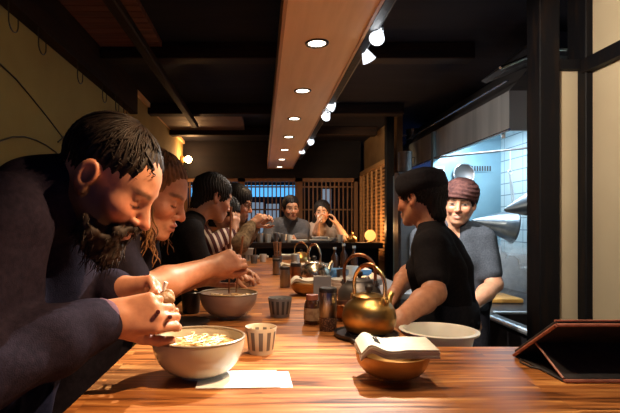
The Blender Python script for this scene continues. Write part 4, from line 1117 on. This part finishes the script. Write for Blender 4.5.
MB().lathe([(0, -.012), (.045, -.010), (.060, 0), (.045, .010), (0, .012)], 28, Matrix.Translation((0, 0, .075)) @ Matrix.Rotation(math.pi/2-.1, 4, 'X')).build('disc', M['glow_amber'], t)
point('amber_lamp_light', (1.14, 5.2, LZ+.14), 7, (1, .5, .18), .05)
for i, (x, y, r, h, m, l) in enumerate(((-.02, 5.08, .036, .10, 'steel', 'steel tumbler at the left end of the raised ledge'), (.065, 5.12, .036, .09, 'porcelain', 'white tumbler near the left end of the raised ledge'), (.15, 5.10, .03, .10, 'mill_steel', 'dark tumbler third from the left end of the raised ledge'), (-.07, 4.25, .034, .075, 'cup_grey', 'grey tea cup before the man in black'), (.01, 4.45, .034, .07, 'porcelain', 'small white cup on the far open counter'))):
    small_cup(x, y, LZ if 'ledge' in l else CT, r, h, M[m], l)
small_dish(-.02, 4.86, CT, .15, .08, .03, M['porcelain'], 'white tray at the very end of the counter')
small_dish(.26, 4.78, CT, .13, .09, .05, M['steel'], 'small steel box at the end of the counter below the ledge', 'steel_box', 'box')
small_dish(.36, 4.55, CT, .10, .12, .07, M['brass'], 'brass coloured box near the end of the counter', 'serving_box', 'box')
# wash bench clutter
bz = .92
for x, y, r, h, m, l in ((.55, 4.1, .06, .09, 'steel', 'steel basin cup on the wash bench, left'), (.66, 4.35, .035, .22, 'black_lacquer', 'dark bottle on the wash bench, left of three'), (.75, 4.4, .035, .25, 'black_lacquer', 'dark bottle on the wash bench, middle of three'), (.84, 4.38, .035, .23, 'black_lacquer', 'dark bottle on the wash bench, right of three'), (.70, 3.75, .05, .10, 'porcelain', 'white beaker on the wash bench'), (.58, 3.45, .045, .10, 'mill_steel', 'grey beaker on the near end of the wash bench')):
    if 'bottle' in l:
        t = thing('bottle', l, 'bottle', (x, y, bz), 0, 'bottles on the wash bench')
        MB().lathe([(0, 0), (r, 0), (r, h*.6), (r*.4, h*.75), (r*.36, h*.92), (0, h*.92)], 22).build('bottle_body', M['glass_dark'], t)
        MB().lathe([(0, h*.91), (r*.45, h*.91), (r*.45, h), (0, h)], 16).build('bottle_cap', M['porcelain'], t)
    else: small_cup(x, y, bz, r, h, M[m], l, 'beaker')
small_dish(.70, 3.95, bz, .34, .16, .06, M['blue'], 'blue tray on the wash bench under the raised ledge', 'blue_tray', 'tray')
small_dish(.66, 3.22, bz, .22, .18, .07, M['steel'], 'steel tray on the near end of the wash bench', 'steel_tray', 'tray')
# plastic basin on the near kitchen bench
t = thing('plastic_basin', 'wide translucent plastic basin behind the counter in front of the cook in black', 'basin', (.572, 1.555, .88))
MB().lathe([(0, .003), (.075, 0), (.085, .002), (.108, .112), (.122, .114), (.124, .121), (.112, .123), (.104, .116), (.080, .008), (0, .008)], 48).build('basin_body', M['basin'], t)
t = tag(MB().ball((0, 0, 0), (.028, .020, .016), 14).build('dough_scrap', M['label_tan']), 'tan scrap of food inside the plastic basin', 'food'); t.location = (.60, 1.58, .88+.0245)
t = thing('wire_whisk', 'wire whisk lying on the near kitchen bench beside the basin', 'whisk', (.90, 1.56, .895), .4)
b = MB()
for k in range(4): b.tube([(.12*math.cos(a)+.06, .03*math.sin(a)*math.cos(k*.78), .03*math.sin(a)*math.sin(k*.78)+.015) for a in [-2.6+5.2*i/16 for i in range(17)]], .002, 5)
b.build('wires', M['chrome'], t); MB().tube([(-.05, 0, .015), (-.17, 0, .012)], .011, 10).build('handle', M['steel'], t)

# tablet in its leather case
t = thing('tablet_stand', 'tablet in an open dark leather folding case at the right end of the counter', 'tablet', (.672, 1.03, CT))
W = .50
MB().box(-.022, W, .0, .205, 0, .006, bev=.002).build('base_flap', M['leather_dark'], t, False)
MB().tube([(-.022, .002, .0045), (W, .002, .0045)], .0042, 8).build('base_edging', M['leather'], t)
a = math.atan2(.106, .165)
Mx = Matrix.Translation((-.022, .203, .007)) @ Matrix.Rotation(math.pi, 4, 'Z') @ Matrix.Rotation(-a, 4, 'X')
Mx = Matrix.Translation((-.022, .203, .009)) @ Matrix.Rotation(math.pi-a, 4, 'X')
MB().box(0, W+.022, 0, .205, -.010, -.001, Mx, bev=.002).build('tablet_body', M['black_plastic'], t, False)
MB().box(.012, W+.01, .012, .193, -.0108, -.0098, Mx).build('screen', M['pane'], t, False)
MB().box(-.003, W+.025, -.002, .210, 0, .005, Mx, bev=.002).build('back_flap', M['leather_dark'], t, False)
b = MB(); b.tube([Mx @ V((-.003, .210, .003)), Mx @ V((W+.025, .210, .003))], .004, 8); b.tube([Mx @ V((-.003, -.002, .003)), Mx @ V((-.003, .210, .003))], .004, 8); b.tube([Mx @ V((-.003, .2085, -.008)), Mx @ V((.20, .2085, -.008))], .0022, 8)
b.build('back_edging', M['leather'], t)
tip = Mx @ V((.03, .10, .004))
b = MB(); b.add([(-.018, .012, .007), (W-.02, .012, .007), (W-.02, tip.y, tip.z), (-.018, tip.y, tip.z), (-.018, .016, .007), (W-.02, .016, .007), (W-.02, tip.y+.004, tip.z), (-.018, tip.y+.004, tip.z)], [(0, 1, 2, 3), (7, 6, 5, 4), (0, 3, 7, 4), (1, 5, 6, 2), (0, 4, 5, 1), (3, 2, 6, 7)])
b.build('prop_flap', M['leather_dark'], t, False)
MB().tube([(-.019, .010, .008), (-.019, tip.y, tip.z)], .0025, 6).build('prop_edging', M['leather'], t)
w = MB().tube([V((.652, 1.21, CT+.004)), V((.635, 1.18, CT+.003)), V((.640, 1.14, CT+.003)), V((.655, 1.12, CT+.003))], .0022, 6).build('strap', M['black_plastic']); tag(w, 'thin black cord loop beside the tablet case', 'cord')

# stools and foot rail
w = MB().tube([(-.30, .5, .13), (-.30, 4.2, .13)], .018, 10).build('foot_rail', M['steel_dark']); tag(w, 'steel foot rail along the customer side of the counter', 'rail')
def make_stool(loc, label, h=.585):
    t = thing('bar_stool', label, 'stool', loc, 0, 'stools at the counter')
    MB().lathe([(0, h-.04), (.155, h-.04), (.165, h-.03), (.165, h-.008), (.155, h), (0, h)], 32).build('seat', M['stool'], t)
    for i in range(4):
        c, s = math.cos(math.pi/4+i*math.pi/2), math.sin(math.pi/4+i*math.pi/2)
        MB().tube([(c*.11, s*.11, h-.04), (c*.17, s*.17, 0)], .016, 8).build('leg', M['stool'], t)
    MB().tube([(.14*math.cos(i*math.pi/12), .14*math.sin(i*math.pi/12), .22) for i in range(24)], .009, 8, True).build('ring', M['steel_dark'], t)
    return t
st = make_stool((-.66, .95, 0), 'wooden bar stool under the bearded man')
for x, y, l in ((-.62, 1.52, 'curly haired woman'), (-.56, 2.6, 'young man in black'), (-.58, 3.08, 'person with striped sleeves'), (-.50, 3.55, 'woman with the black bob')):
    dup(st, (x, y, 0), 0, 'wooden bar stool under the ' + l)
for x, y, l in ((.30, 5.62, 'man in the grey jacket'), (.70, 5.72, 'woman drinking from a white cup')):
    dup(st, (x, y, 0), 0, 'wooden bar stool under the ' + l)
# more clutter along the kitchen side of the counter
def holder(loc, m, label, n=9):
    t = thing('chopstick_holder', label, 'holder', loc, 0, 'chopstick holders')
    MB().lathe([(0, 0), (.034, 0), (.036, .003), (.038, .10), (.035, .10), (.033, .006), (0, .006)], 26).build('holder_cup', m, t)
    r = random.Random(int(loc[1]*100))
    for i in range(n):
        a = r.uniform(0, 6.28); b = MB(); b.tube([(.02*math.cos(a), .02*math.sin(a), .01), (.03*math.cos(a), .03*math.sin(a), .21+r.uniform(-.01, .01))], [.002, .0034], 6)
        b.build('chopstick', M['brown_stick'], t)
    return t
holder((.12, 3.75, CT), M['mill_steel'], 'steel cup of upright chopsticks in the far clutter', 7)
for k in range(3):
    t = tag(MB().lathe(bowl_prof(.058, .045, .026, .004, .005), 28).build('rice_bowl', M['porcelain']), ['lowest bowl of the little white stack before the bronze kettle', 'middle bowl of the little white stack before the bronze kettle', 'top bowl of the little white stack before the bronze kettle'][k], 'bowl', 'stacked white bowls'); t.location = (.395, 2.34, CT+.016*k)
t = thing('soy_bottle', 'small dark soy bottle with a white cap left of the bronze kettle', 'bottle', (.20, 2.92, CT))
MB().lathe([(0, 0), (.022, 0), (.024, .004), (.024, .06), (.012, .085), (.010, .10), (0, .10)], 22).build('bottle_body', M['glass_dark'], t)
MB().lathe([(0, .098), (.013, .098), (.012, .115), (0, .116)], 18).build('bottle_cap', M['porcelain'], t)
canister((.14, 4.15, CT), .03, .11, M['mill_steel'], 'dark canister near the far end of the open counter')
small_dish(.36, 3.62, CT, .10, .14, .05, M['porcelain'], 'white oblong dish in the far clutter beside the pale canister', 'serving_dish')
small_cup(.40, 3.35, CT, .034, .08, M['steel'], 'steel cup in the far clutter right of the small golden bowl')
# =================================================================== PEOPLE
def hair(root, base, hd, vox, m, sub, add=(), groups=(), seed=1, amp=.003, grow=1.0, name='hair', r0=.0016, more=()):
    v, f = hair_cap(hd, vox, sub, add, amp, seed, grow=grow)
    ex = ([strands(hd, groups, seed, r0)] if groups else []) + list(more)
    return np_mesh(name, v, f, M[m], root, base, extra=ex)

# ---- 1 the bearded man
base = V((-.64, .95, 0))
hd = Head(at(110, 181, .95), (.84, -.08, -.63), roll=.0, sc=.93)
root, _ = person('person', 'bearded man in a dark navy jacket leaning over the nearest celadon bowl', base, hd, neck=(-.455, .97, 1.395),
    shR=(-.50, .755, 1.335), shL=(-.46, 1.16, 1.32), elR=(-.475, .70, 1.095), wrR=at(108, 318, .955), elL=(-.50, 1.22, 1.11), wrL=at(120, 290, 1.09),
    pelvis=(-.66, .95, .70), vox=.0036, skin=(.50, .235, .135), top='jacket_navy', girth=1.14, armr=1.12, neckr=.064, collar=.012, fold=.0045,
    handR=dict(F=(.96, .12, .10), N=(.10, .97, -.25), s=1.06, curls=((34, 52, 25), (46, 66, 42), (56, 70, 45), (62, 68, 45)), spread=.02, thumb=(.75, .42, .45), tc=(15, 15)),
    handL=dict(F=(.95, -.12, .05), N=(.05, -.75, -.65), s=1.0, curls=((42, 55, 35), (50, 62, 40), (58, 65, 40), (60, 60, 40)), spread=.02, thumb=(.92, .42, .12), tc=(8, 12)),
    face=dict(wide=1.06, nose=1.12), paint=dict(brow=(.07, .035, .02), lip=(.36, .11, .08), stubble=.75, ba=.5),
    trous=(((-.30, .84, .67), (-.30, .82, .24)), ((-.30, 1.07, .67), (-.30, 1.07, .24)), (1, 0, 0)))
hair(root, base, hd, .0035, 'hair_brown', [((.112, 0, -.030), (.085, .12, .118)), ((.020, -.10, -.035), (.046, .055, .062)), ((.020, .10, -.035), (.046, .055, .062)), ((.0, 0, -.13), (.12, .12, .06))],
     [((-.07, 0, -.045), (-.085, 0, -.085), .055, .045)], [(-70, 70, 5, 36, 110, 0, 0, .02), (60, 170, 5, 92, 110, 0, 0, .03), (-170, -60, 5, 84, 150, 0, 0, .03), (150, 210, 10, 125, 90, .03, .01, .06), (-80, -45, 30, 66, 24, .025, .006, .03)], 11, .003, .99)
S = Solid(.0033)
def beard(hd, S):
    for y in (-1, 1):
        S.cone(hd.P(.004, y*.062, -.045), hd.P(.046, y*.048, -.092), .008, .018, .02); S.cone(hd.P(.050, y*.048, -.095), hd.P(.082, y*.012, -.116), .022, .024, .02)
        S.cone(hd.P(.108, y*.006, -.0475), hd.P(.088, y*.036, -.070), .0095, .011, .008); S.cone(hd.P(.088, y*.036, -.070), hd.P(.070, y*.034, -.10), .012, .02, .015)
    S.ell(hd.P(.076, 0, -.118), (.030, .036, .028), hd.R, .02); S.cone(hd.P(.03, 0, -.115), hd.P(.07, 0, -.125), .03, .026, .02)
    S.ell(hd.P(.110, 0, -.0655), (.016, .024, .0085), hd.R, .005, 1)
beard(hd, S); S.noise(waves(190, .0022, 4, 9)); S.noise(waves(420, .0012, 5, 6))
bv, bf = S.mesh()
mb = MB(); r = np.random.default_rng(5)
for i in r.choice(len(bv), 420, replace=False):
    p = V(bv[i]); l = hd.loc(bv[i][None, :])[0]
    d = (hd.D(.25, l[1]*4, -1) + V(r.normal(size=3)*.25)).normalized(); L = r.uniform(.010, .024) * (1.3 if l[2] < -.1 else .6)
    mb.tube([p - d*.003, p + d*L*.5, p + d*L + V(r.normal(size=3)*.003)], [.0011, .0009, .0003], 3)
np_mesh('beard', bv, bf, M['beard'], root, base, extra=[(mb.v, mb.f)])
# purple cuff
wr = V(at(108, 318, .955)); el = V((-.475, .70, 1.095)); d = (wr-el).normalized()
S = Solid(.004); S.cone(wr - d*.075, wr - d*.022, .051, .0455, .01); S.noise(waves(60, .0015, 3))
cv, cf = S.mesh(); np_mesh('cuff', relax(cv, cf, 2), cf, M['cuff_purple'], root, base)
# what he holds
t = thing('meat_morsel', 'chunk of brown meat on a white bone held in the bearded man\'s hands', 'food', at(165, 305, 1.045))
S = Solid(.003); S.ell((0, 0, 0), (.017, .016, .034)); S.ell((.006, .002, -.03), (.013, .012, .024)); S.ell((.008, 0, .016), (.015, .014, .014)); S.ell((-.010, -.004, .010), (.012, .012, .014)); S.noise(waves(150, .0036, 9, 8)); S.noise(waves(330, .0016, 10, 6))
mv, mf = S.mesh(); np_mesh('meat', mv, mf, M['meat'], t)
MB().tube([(.000, 0, .018), (-.002, -.002, .036), (.003, -.002, .050)], [.005, .0042, .0050], 10).build('bone', M['bone'], t)
def chopstick(a, b, m, label, group, r0=.0038, r1=.0022):
    o = MB().tube([V(a)-V(a), (V(b)-V(a))*.5, V(b)-V(a)], [r0, (r0+r1)/2, r1], 8).build('chopstick', m); o.location = a; tag(o, label, 'chopstick', group); return o
chopstick(at(158, 312, .945), at(163, 312, 1.13), M['red_lacquer'], 'dark red chopstick gripped in the bearded man\'s right fist, left end', 'dark red chopsticks of the bearded man', .0045, .003)
chopstick(at(170, 317, .955), at(168, 314, 1.13), M['red_lacquer'], 'dark red chopstick gripped in the bearded man\'s right fist, right end', 'dark red chopsticks of the bearded man', .0045, .003)

# ---- 2 the curly haired woman
base = V((-.62, 1.52, 0))
hd2 = Head(at(152, 194, 1.50), (.90, -.10, -.40), sc=1.04)
root, _ = person('person', 'woman with tied blonde curls in a dark top lifting noodles with chopsticks', base, hd2, neck=(-.42, 1.53, 1.345),
    shR=(-.445, 1.35, 1.30), shL=(-.44, 1.70, 1.30), elR=at(140, 291, 1.40), wrR=at(210, 267, 1.60), elL=(-.42, 1.80, 1.09), wrL=at(199, 278, 1.74),
    pelvis=(-.62, 1.52, .70), vox=.0042, skin=(.48, .23, .135), top='top_navy', sleeve=('short', 'short'), armr=1.12, girth=1.0,
    handR=dict(F=(.90, .22, .28), N=(.1, .93, -.2), curls=((42, 58, 35), (50, 62, 40), (58, 66, 40), (62, 66, 40)), thumb=(.85, .35, .35), tc=(12, 16), spread=.02),
    handL=dict(F=(.96, -.05, .22), N=(.1, -.5, -.75), curls=((8, 20, 16), (12, 24, 18), (16, 28, 20), (22, 30, 22)), thumb=(.8, .5, .25), spread=.05),
    face=dict(wide=1.02, nose=.95), paint=dict(brow=(.16, .08, .04), lip=(.42, .13, .10)),
    trous=(((-.29, 1.42, .67), (-.30, 1.42, .24)), ((-.29, 1.63, .67), (-.30, 1.63, .24)), (1, 0, 0)))
mb = MB(); r = np.random.default_rng(77)
for i in range(54):
    sd = -1 if i % 3 else 1; u = r.uniform(-.075, .035); st = hd2.P(u, sd*(.080-.25*max(0, u)), -.02 - .3*u + r.uniform(-.02, .02)); L = r.uniform(.09, .175); q = r.uniform(0, 6.28); am = r.uniform(.006, .013)
    pts = [st + V((.35*L*t*(.4+u*4) + am*math.sin(t*11+q)*t, am*math.cos(t*10+q)*t - sd*(-.012)*t, -L*t)) for t in [k/13 for k in range(14)]]
    mb.tube(pts, [.0034*(1-.6*(k/13)**2) for k in range(14)], 5)
curls = (mb.v, mb.f)
hair(root, base, hd2, .004, 'hair_blonde', [((.112, 0, -.028), (.085, .12, .116)), ((.03, -.10, -.04), (.040, .05, .055)), ((.0, 0, -.14), (.12, .12, .06))],
     [((-.09, 0, .035), (.040, .045, .045)), ((-.06, 0, -.05), (-.05, 0, -.11), .05, .05)],
     [(-60, 60, 5, 34, 70, 0, 0, .03), (-175, -70, 8, 82, 120, .0, 0, .05), (-165, -110, 70, 100, 40, .16, .014, .04), (100, 180, 10, 100, 60, .14, .012, .05), (-95, -80, 50, 80, 5, .10, .010, .06)], 21, .0025, 1.02, r0=.0020, more=[curls])
w = MB().ball((0, 0, 0), (.035, .02, .02), 16); 
c = hd2.P(-.085, -.01, .105); w.build('hair_clip', M['hair_clip'], root, off=None).location = c - base
chopstick(at(231, 207, 1.68), at(229, 293, 1.745), M['brown_stick'], 'left brown chopstick standing from the woman\'s hand into the pink bowl', 'brown chopsticks of the curly haired woman', .0042, .0028)
chopstick(at(243, 236, 1.70), at(236, 292, 1.75), M['brown_stick'], 'right brown chopstick slanting from the woman\'s hand into the pink bowl', 'brown chopsticks of the curly haired woman', .0042, .0028)

# ---- 3 young man in black
base = V((-.56, 2.6, 0))
hd3 = Head(at(213, 198, 2.60), (.78, .45, -.30), sc=.98)
root, _ = person('person', 'young man in a black shirt with short black hair looking down and away', base, hd3, neck=(-.355, 2.56, 1.38),
    shR=(-.36, 2.38, 1.30), shL=(-.48, 2.72, 1.30), elR=(-.28, 2.40, 1.06), wrR=(-.17, 2.60, 1.06), elL=(-.34, 2.79, 1.06), wrL=(-.16, 2.80, 1.07),
    pelvis=(-.56, 2.60, .70), vox=.006, skin=(.46, .24, .15), top='tee_black', sleeve=('long', 'long'), girth=.98,
    handR=dict(F=(.8, .5, 0), N=(-.2, .3, -.9)), handL=dict(F=(.9, -.2, 0), N=(0, -.4, -.9)), face={}, paint={},
    trous=(((-.29, 2.50, .67), (-.30, 2.50, .24)), ((-.29, 2.72, .67), (-.30, 2.72, .24)), (1, 0, 0)))
hair(root, base, hd3, .0045, 'hair_black', [((.122, 0, -.045), (.080, .11, .085)), ((.03, -.10, -.06), (.05, .05, .05)), ((.0, 0, -.14), (.12, .12, .05))], [((-.06, 0, -.03), (-.07, 0, -.07), .055, .045)],
     [(-180, 180, 5, 66, 60, 0, 0, .05)], 31, .004, 1.05)

# ---- 4 striped sleeves
base = V((-.58, 3.08, 0))
hd4 = Head(at(225, 214, 3.02), (.85, -.25, -.38), sc=.9)
root, _ = person('person', 'person with red and white striped sleeves half hidden behind the young man in black', base, hd4, neck=(-.36, 3.06, 1.34),
    shR=(-.38, 2.97, 1.25), shL=(-.40, 3.24, 1.26), elR=at(212, 245, 2.86), wrR=at(232, 231, 2.95), elL=(-.26, 3.26, 1.08), wrL=at(226, 238, 3.12),
    pelvis=(-.58, 3.08, .70), vox=.007, skin=(.50, .27, .17), top='stripe_top', sleeve=('long', 'long'), girth=.86, armr=.9,
    handR=dict(F=(.3, .1, .9), N=(-.6, .5, .2), s=.9), handL=dict(F=(.7, -.2, .6), N=(-.5, -.4, .3), s=.9), face={}, paint={},
    trous=(((-.29, 2.99, .67), (-.30, 2.99, .24)), ((-.29, 3.17, .67), (-.30, 3.17, .24)), (1, 0, 0)))
hair(root, base, hd4, .005, 'hair_black', [((.125, 0, -.05), (.080, .11, .095)), ((.0, 0, -.15), (.12, .12, .05))], [((-.05, 0, -.03), (-.05, 0, -.10), .07, .06)], [(-180, 180, 5, 80, 90, 0, 0, .06)], 41, .004, 1.04)

# ---- 5 woman with the bob
base = V((-.50, 3.55, 0))
hd5 = Head(at(237, 203, 3.45), (.90, -.22, -.30), sc=1.02)
root, _ = person('person', 'woman with a black bob and tan jacket holding food up in both hands', base, hd5, neck=(-.275, 3.48, 1.36),
    shR=(-.30, 3.32, 1.27), shL=(-.33, 3.64, 1.28), elR=at(241, 243, 3.30), wrR=at(252, 224, 3.42), elL=(-.16, 3.70, 1.18), wrL=at(257, 225, 3.55),
    pelvis=(-.50, 3.55, .70), vox=.007, skin=(.52, .28, .18), top='tan_plaid', sleeve=('long', 'long'), girth=.9, armr=.92,
    handR=dict(F=(.6, .1, .5), N=(.3, .8, -.3), s=.95, curls=((40, 50, 35),)*4), handL=dict(F=(.6, -.1, .5), N=(.3, -.8, -.3), s=.95, curls=((40, 50, 35),)*4), face={}, paint={},
    trous=(((-.29, 3.45, .67), (-.30, 3.45, .24)), ((-.29, 3.64, .67), (-.30, 3.64, .24)), (1, 0, 0)))
hair(root, base, hd5, .005, 'hair_black', [((.130, 0, -.05), (.080, .11, .088)), ((.0, 0, -.165), (.12, .12, .05))], [((-.045, 0, -.02), (-.045, 0, -.09), .080, .075), ((.01, -.05, 0), (.0, -.06, -.08), .035, .035), ((.01, .05, 0), (.0, .06, -.08), .035, .035)],
     [(-180, 180, 5, 90, 120, .05, .004, .05)], 51, .003, 1.05)
t = thing('bun_morsel', 'small dark bite of food in the hands of the woman with the bob', 'food', at(260, 219, 3.48))
MB().ball((0, 0, 0), (.022, .016, .02), 14).build('crust', M['meat'], t); MB().ball((.015, 0, .004), (.010, .012, .012), 12).build('filling', M['noodle'], t)

# ---- 6, 7 the far couple
base = V((.30, 5.62, 0))
hd6 = Head(at(291, 208, 5.42), (.16, -.95, -.16), sc=1.08, roll=.05)
root, _ = person('person', 'smiling man in a grey jacket sitting at the far end behind the ledge', base, hd6, neck=(.318, 5.50, 1.405),
    shR=(.10, 5.50, 1.33), shL=(.49, 5.50, 1.32), elR=(.05, 5.38, 1.19), wrR=(.24, 5.30, 1.205), elL=(.46, 5.40, 1.19), wrL=(.36, 5.31, 1.205),
    pelvis=(.30, 5.64, .70), vox=.009, skin=(.50, .27, .17), top='grey_jacket', girth=1.0, collar=.01,
    handR=dict(F=(.9, -.1, 0), N=(0, .2, -1)), handL=dict(F=(-.9, -.1, 0), N=(0, .2, -1)), face=dict(smile=1), paint=dict(eye_open=True),
    trous=(((.20, 5.30, .67), (.20, 5.32, .24)), ((.40, 5.30, .67), (.40, 5.32, .24)), (0, -1, 0)))
hair(root, base, hd6, .006, 'hair_black', [((.125, 0, -.03), (.095, .12, .10)), ((.0, 0, -.12), (.12, .12, .07))], [], [(-180, 180, 5, 66, 60, 0, 0, .04)], 61, .003, 1.03)
base = V((.70, 5.72, 0))
hd7 = Head(at(322, 212, 5.48), (-.18, -.95, -.10), sc=1.02)
root, _ = person('person', 'woman in a pale top drinking from a white cup at the far end', base, hd7, neck=(.685, 5.56, 1.37),
    shR=(.565, 5.57, 1.30), shL=(.87, 5.56, 1.29), elR=(.60, 5.40, 1.21), wrR=at(317.5, 225, 5.33), elL=(.93, 5.42, 1.20), wrL=(.845, 5.42, 1.345),
    pelvis=(.70, 5.74, .70), vox=.009, skin=(.55, .32, .22), top='pale_top', sleeve=('half', 'half'), girth=.9,
    handR=dict(F=(.15, .05, .95), N=(.9, -.2, 0), curls=((30, 40, 30),)*4, s=.95), handL=dict(F=(-.3, .1, .9), N=(-.8, .2, .1), s=.95), face={}, paint=dict(eye_open=True),
    trous=(((.61, 5.40, .67), (.61, 5.40, .24)), ((.79, 5.40, .67), (.79, 5.40, .24)), (0, -1, 0)))
hair(root, base, hd7, .006, 'hair_black', [((.125, 0, -.035), (.095, .10, .10))], [((-.055, 0, -.02), (-.09, 0, -.16), .065, .055), ((-.02, .065, .0), (-.04, .085, -.17), .030, .035), ((-.02, -.065, .0), (-.04, -.085, -.15), .028, .032)], [(-180, 180, 5, 85, 60, .08, .006, .06)], 71, .003, 1.05)
c = small_cup(0, 0, 0, .032, .08, M['porcelain'], 'white cup held to the mouth of the woman in the pale top'); c.location = at(319.5, 222.5, 5.325); c.rotation_euler = (-.35, .1, 0)

# ---- 8 cook in black
base = V((.85, 2.08, 0))
hd8 = Head(at(420, 199, 2.08), (-.60, .76, -.12), sc=.93)
root, _ = person('person', 'cook in a black tee and black cap seen from behind at the kitchen bench', base, hd8, neck=(.725, 2.055, 1.335),
    shR=(.835, 2.17, 1.225), shL=(.672, 1.93, 1.245), elR=(.72, 2.36, 1.10), wrR=(.60, 2.17, 1.03), elL=(.645, 1.80, 1.085), wrL=at(401, 318, 1.66),
    pelvis=(.80, 2.07, .93), vox=.0048, skin=(.46, .22, .13), top='tee_black', sleeve=('short', 'short'), girth=.97, armr=1.05,
    handR=dict(F=(-.6, -.5, -.5), N=(0, .2, -1)), handL=dict(F=(-.5, -.5, -.6), N=(-.5, .4, -.6)), face={}, paint={},
    trous=(((.76, 2.02, .50), (.81, 2.03, .10)), ((.84, 2.16, .50), (.87, 2.19, .10)), (-.8, .4, 0)))
hair(root, base, hd8, .0042, 'hair_black', [((.130, 0, -.045), (.085, .11, .10)), ((.05, -.10, -.05), (.05, .05, .05)), ((.0, 0, -.155), (.12, .12, .05))], [((-.055, 0, -.02), (-.075, 0, -.075), .065, .045), ((-.02, -.05, -.02), (-.03, -.05, -.06), .032, .03)],
     [(-180, -50, 60, 108, 110, .02, .006, .06), (50, 180, 60, 108, 90, .02, .006, .06)], 81, .004, 1.05)
S = Solid(.004)
S.ell(hd8.P(-.012, 0, .060), (.116, .098, .072), hd8.R, .01); S.ell(hd8.P(-.012, 0, .103), (.105, .090, .030), hd8.R, .02)
S.ell(hd8.P(-.012, 0, -.035), (.16, .14, .062), hd8.R, .006, 1); S.noise(waves(45, .003, 8, 7))
v, f = S.mesh(); cap = np_mesh('cap', relax(v, f, 1), f, M['cap_black'], root, base)
# ---- 9 smiling cook
base = V((1.06, 2.66, 0))
hd9 = Head(at(460, 203, 2.60), (-.45, -.86, -.15), sc=.94, roll=-.06)
root, _ = person('person', 'smiling cook in a grey tee with a striped headband facing the room', base, hd9, neck=(1.062, 2.64, 1.335),
    shR=(.905, 2.72, 1.265), shL=(1.19, 2.58, 1.255), elR=(.86, 2.62, 1.03), wrR=(.92, 2.42, .95), elL=(1.21, 2.50, 1.03), wrL=(1.02, 2.36, .93),
    pelvis=(1.07, 2.68, .93), vox=.005, skin=(.56, .31, .20), top='tee_grey', sleeve=('short', 'short'), girth=.97,
    handR=dict(F=(.2, -.8, -.4), N=(0, 0, -1)), handL=dict(F=(-.5, -.7, -.3), N=(0, .3, -1)), vneck=(-.45, -.88, 0), face=dict(smile=1, closed=False, wide=.96), paint=dict(eye_open=True, teeth=True, ba=.85),
    trous=(((.98, 2.62, .50), (.98, 2.68, .10)), ((1.16, 2.58, .50), (1.16, 2.62, .10)), (-.3, -.9, 0)))
hair(root, base, hd9, .0045, 'hair_black', [((.125, 0, -.03), (.078, .105, .092)), ((.0, 0, -.13), (.12, .12, .06))], [((-.05, 0, -.03), (-.06, 0, -.06), .06, .05), ((-.03, .06, .01), (-.02, .068, -.02), .028, .02)], [(40, 140, 60, 92, 50, .0, 0, .10), (-140, -60, 60, 90, 30, 0, 0, .06)], 91, .004, 1.02)
S = Solid(.004)
S.ell(hd9.P(-.010, 0, .058), (.116, .096, .082), hd9.R, .01)
S.ell(hd9.P(.10, 0, -.055), (.12, .14, .088), hd9.R, .008, 1); S.ell(hd9.P(-.06, 0, -.06), (.14, .14, .072), hd9.R, .008, 1)
S.noise(lambda P: .0022*np.sin(hd9.loc(P)[:, 2]*260 + hd9.loc(P)[:, 1]*40 + 2*np.sin(hd9.loc(P)[:, 0]*30))); S.noise(waves(40, .002, 12))
v, f = S.mesh(); np_mesh('headband', v, f, M['bandana'], root, base)

# =================================================================== CAMERA, WORLD
w = bpy.data.worlds.new('world'); bpy.context.scene.world = w; w.use_nodes = True
w.node_tree.nodes['Background'].inputs['Color'].default_value = (.045, .085, .26, 1); w.node_tree.nodes['Background'].inputs['Strength'].default_value = .24
cam = bpy.data.cameras.new('camera'); co = bpy.data.objects.new('camera', cam); C.objects.link(co)
co.location = (0, 0, H); co.rotation_euler = (math.pi/2, 0, 0)
cam.sensor_width = 36; cam.lens = F*36/620; cam.shift_x = (310-262)/620; cam.shift_y = (225-206.5)/620; cam.clip_start = .02
bpy.context.scene.camera = co
sc = bpy.context.scene
sc.view_settings.view_transform = 'Standard'; sc.view_settings.look = 'None'; sc.view_settings.gamma = 1; sc.view_settings.use_curve_mapping = False
sc.view_settings.exposure = 0.8
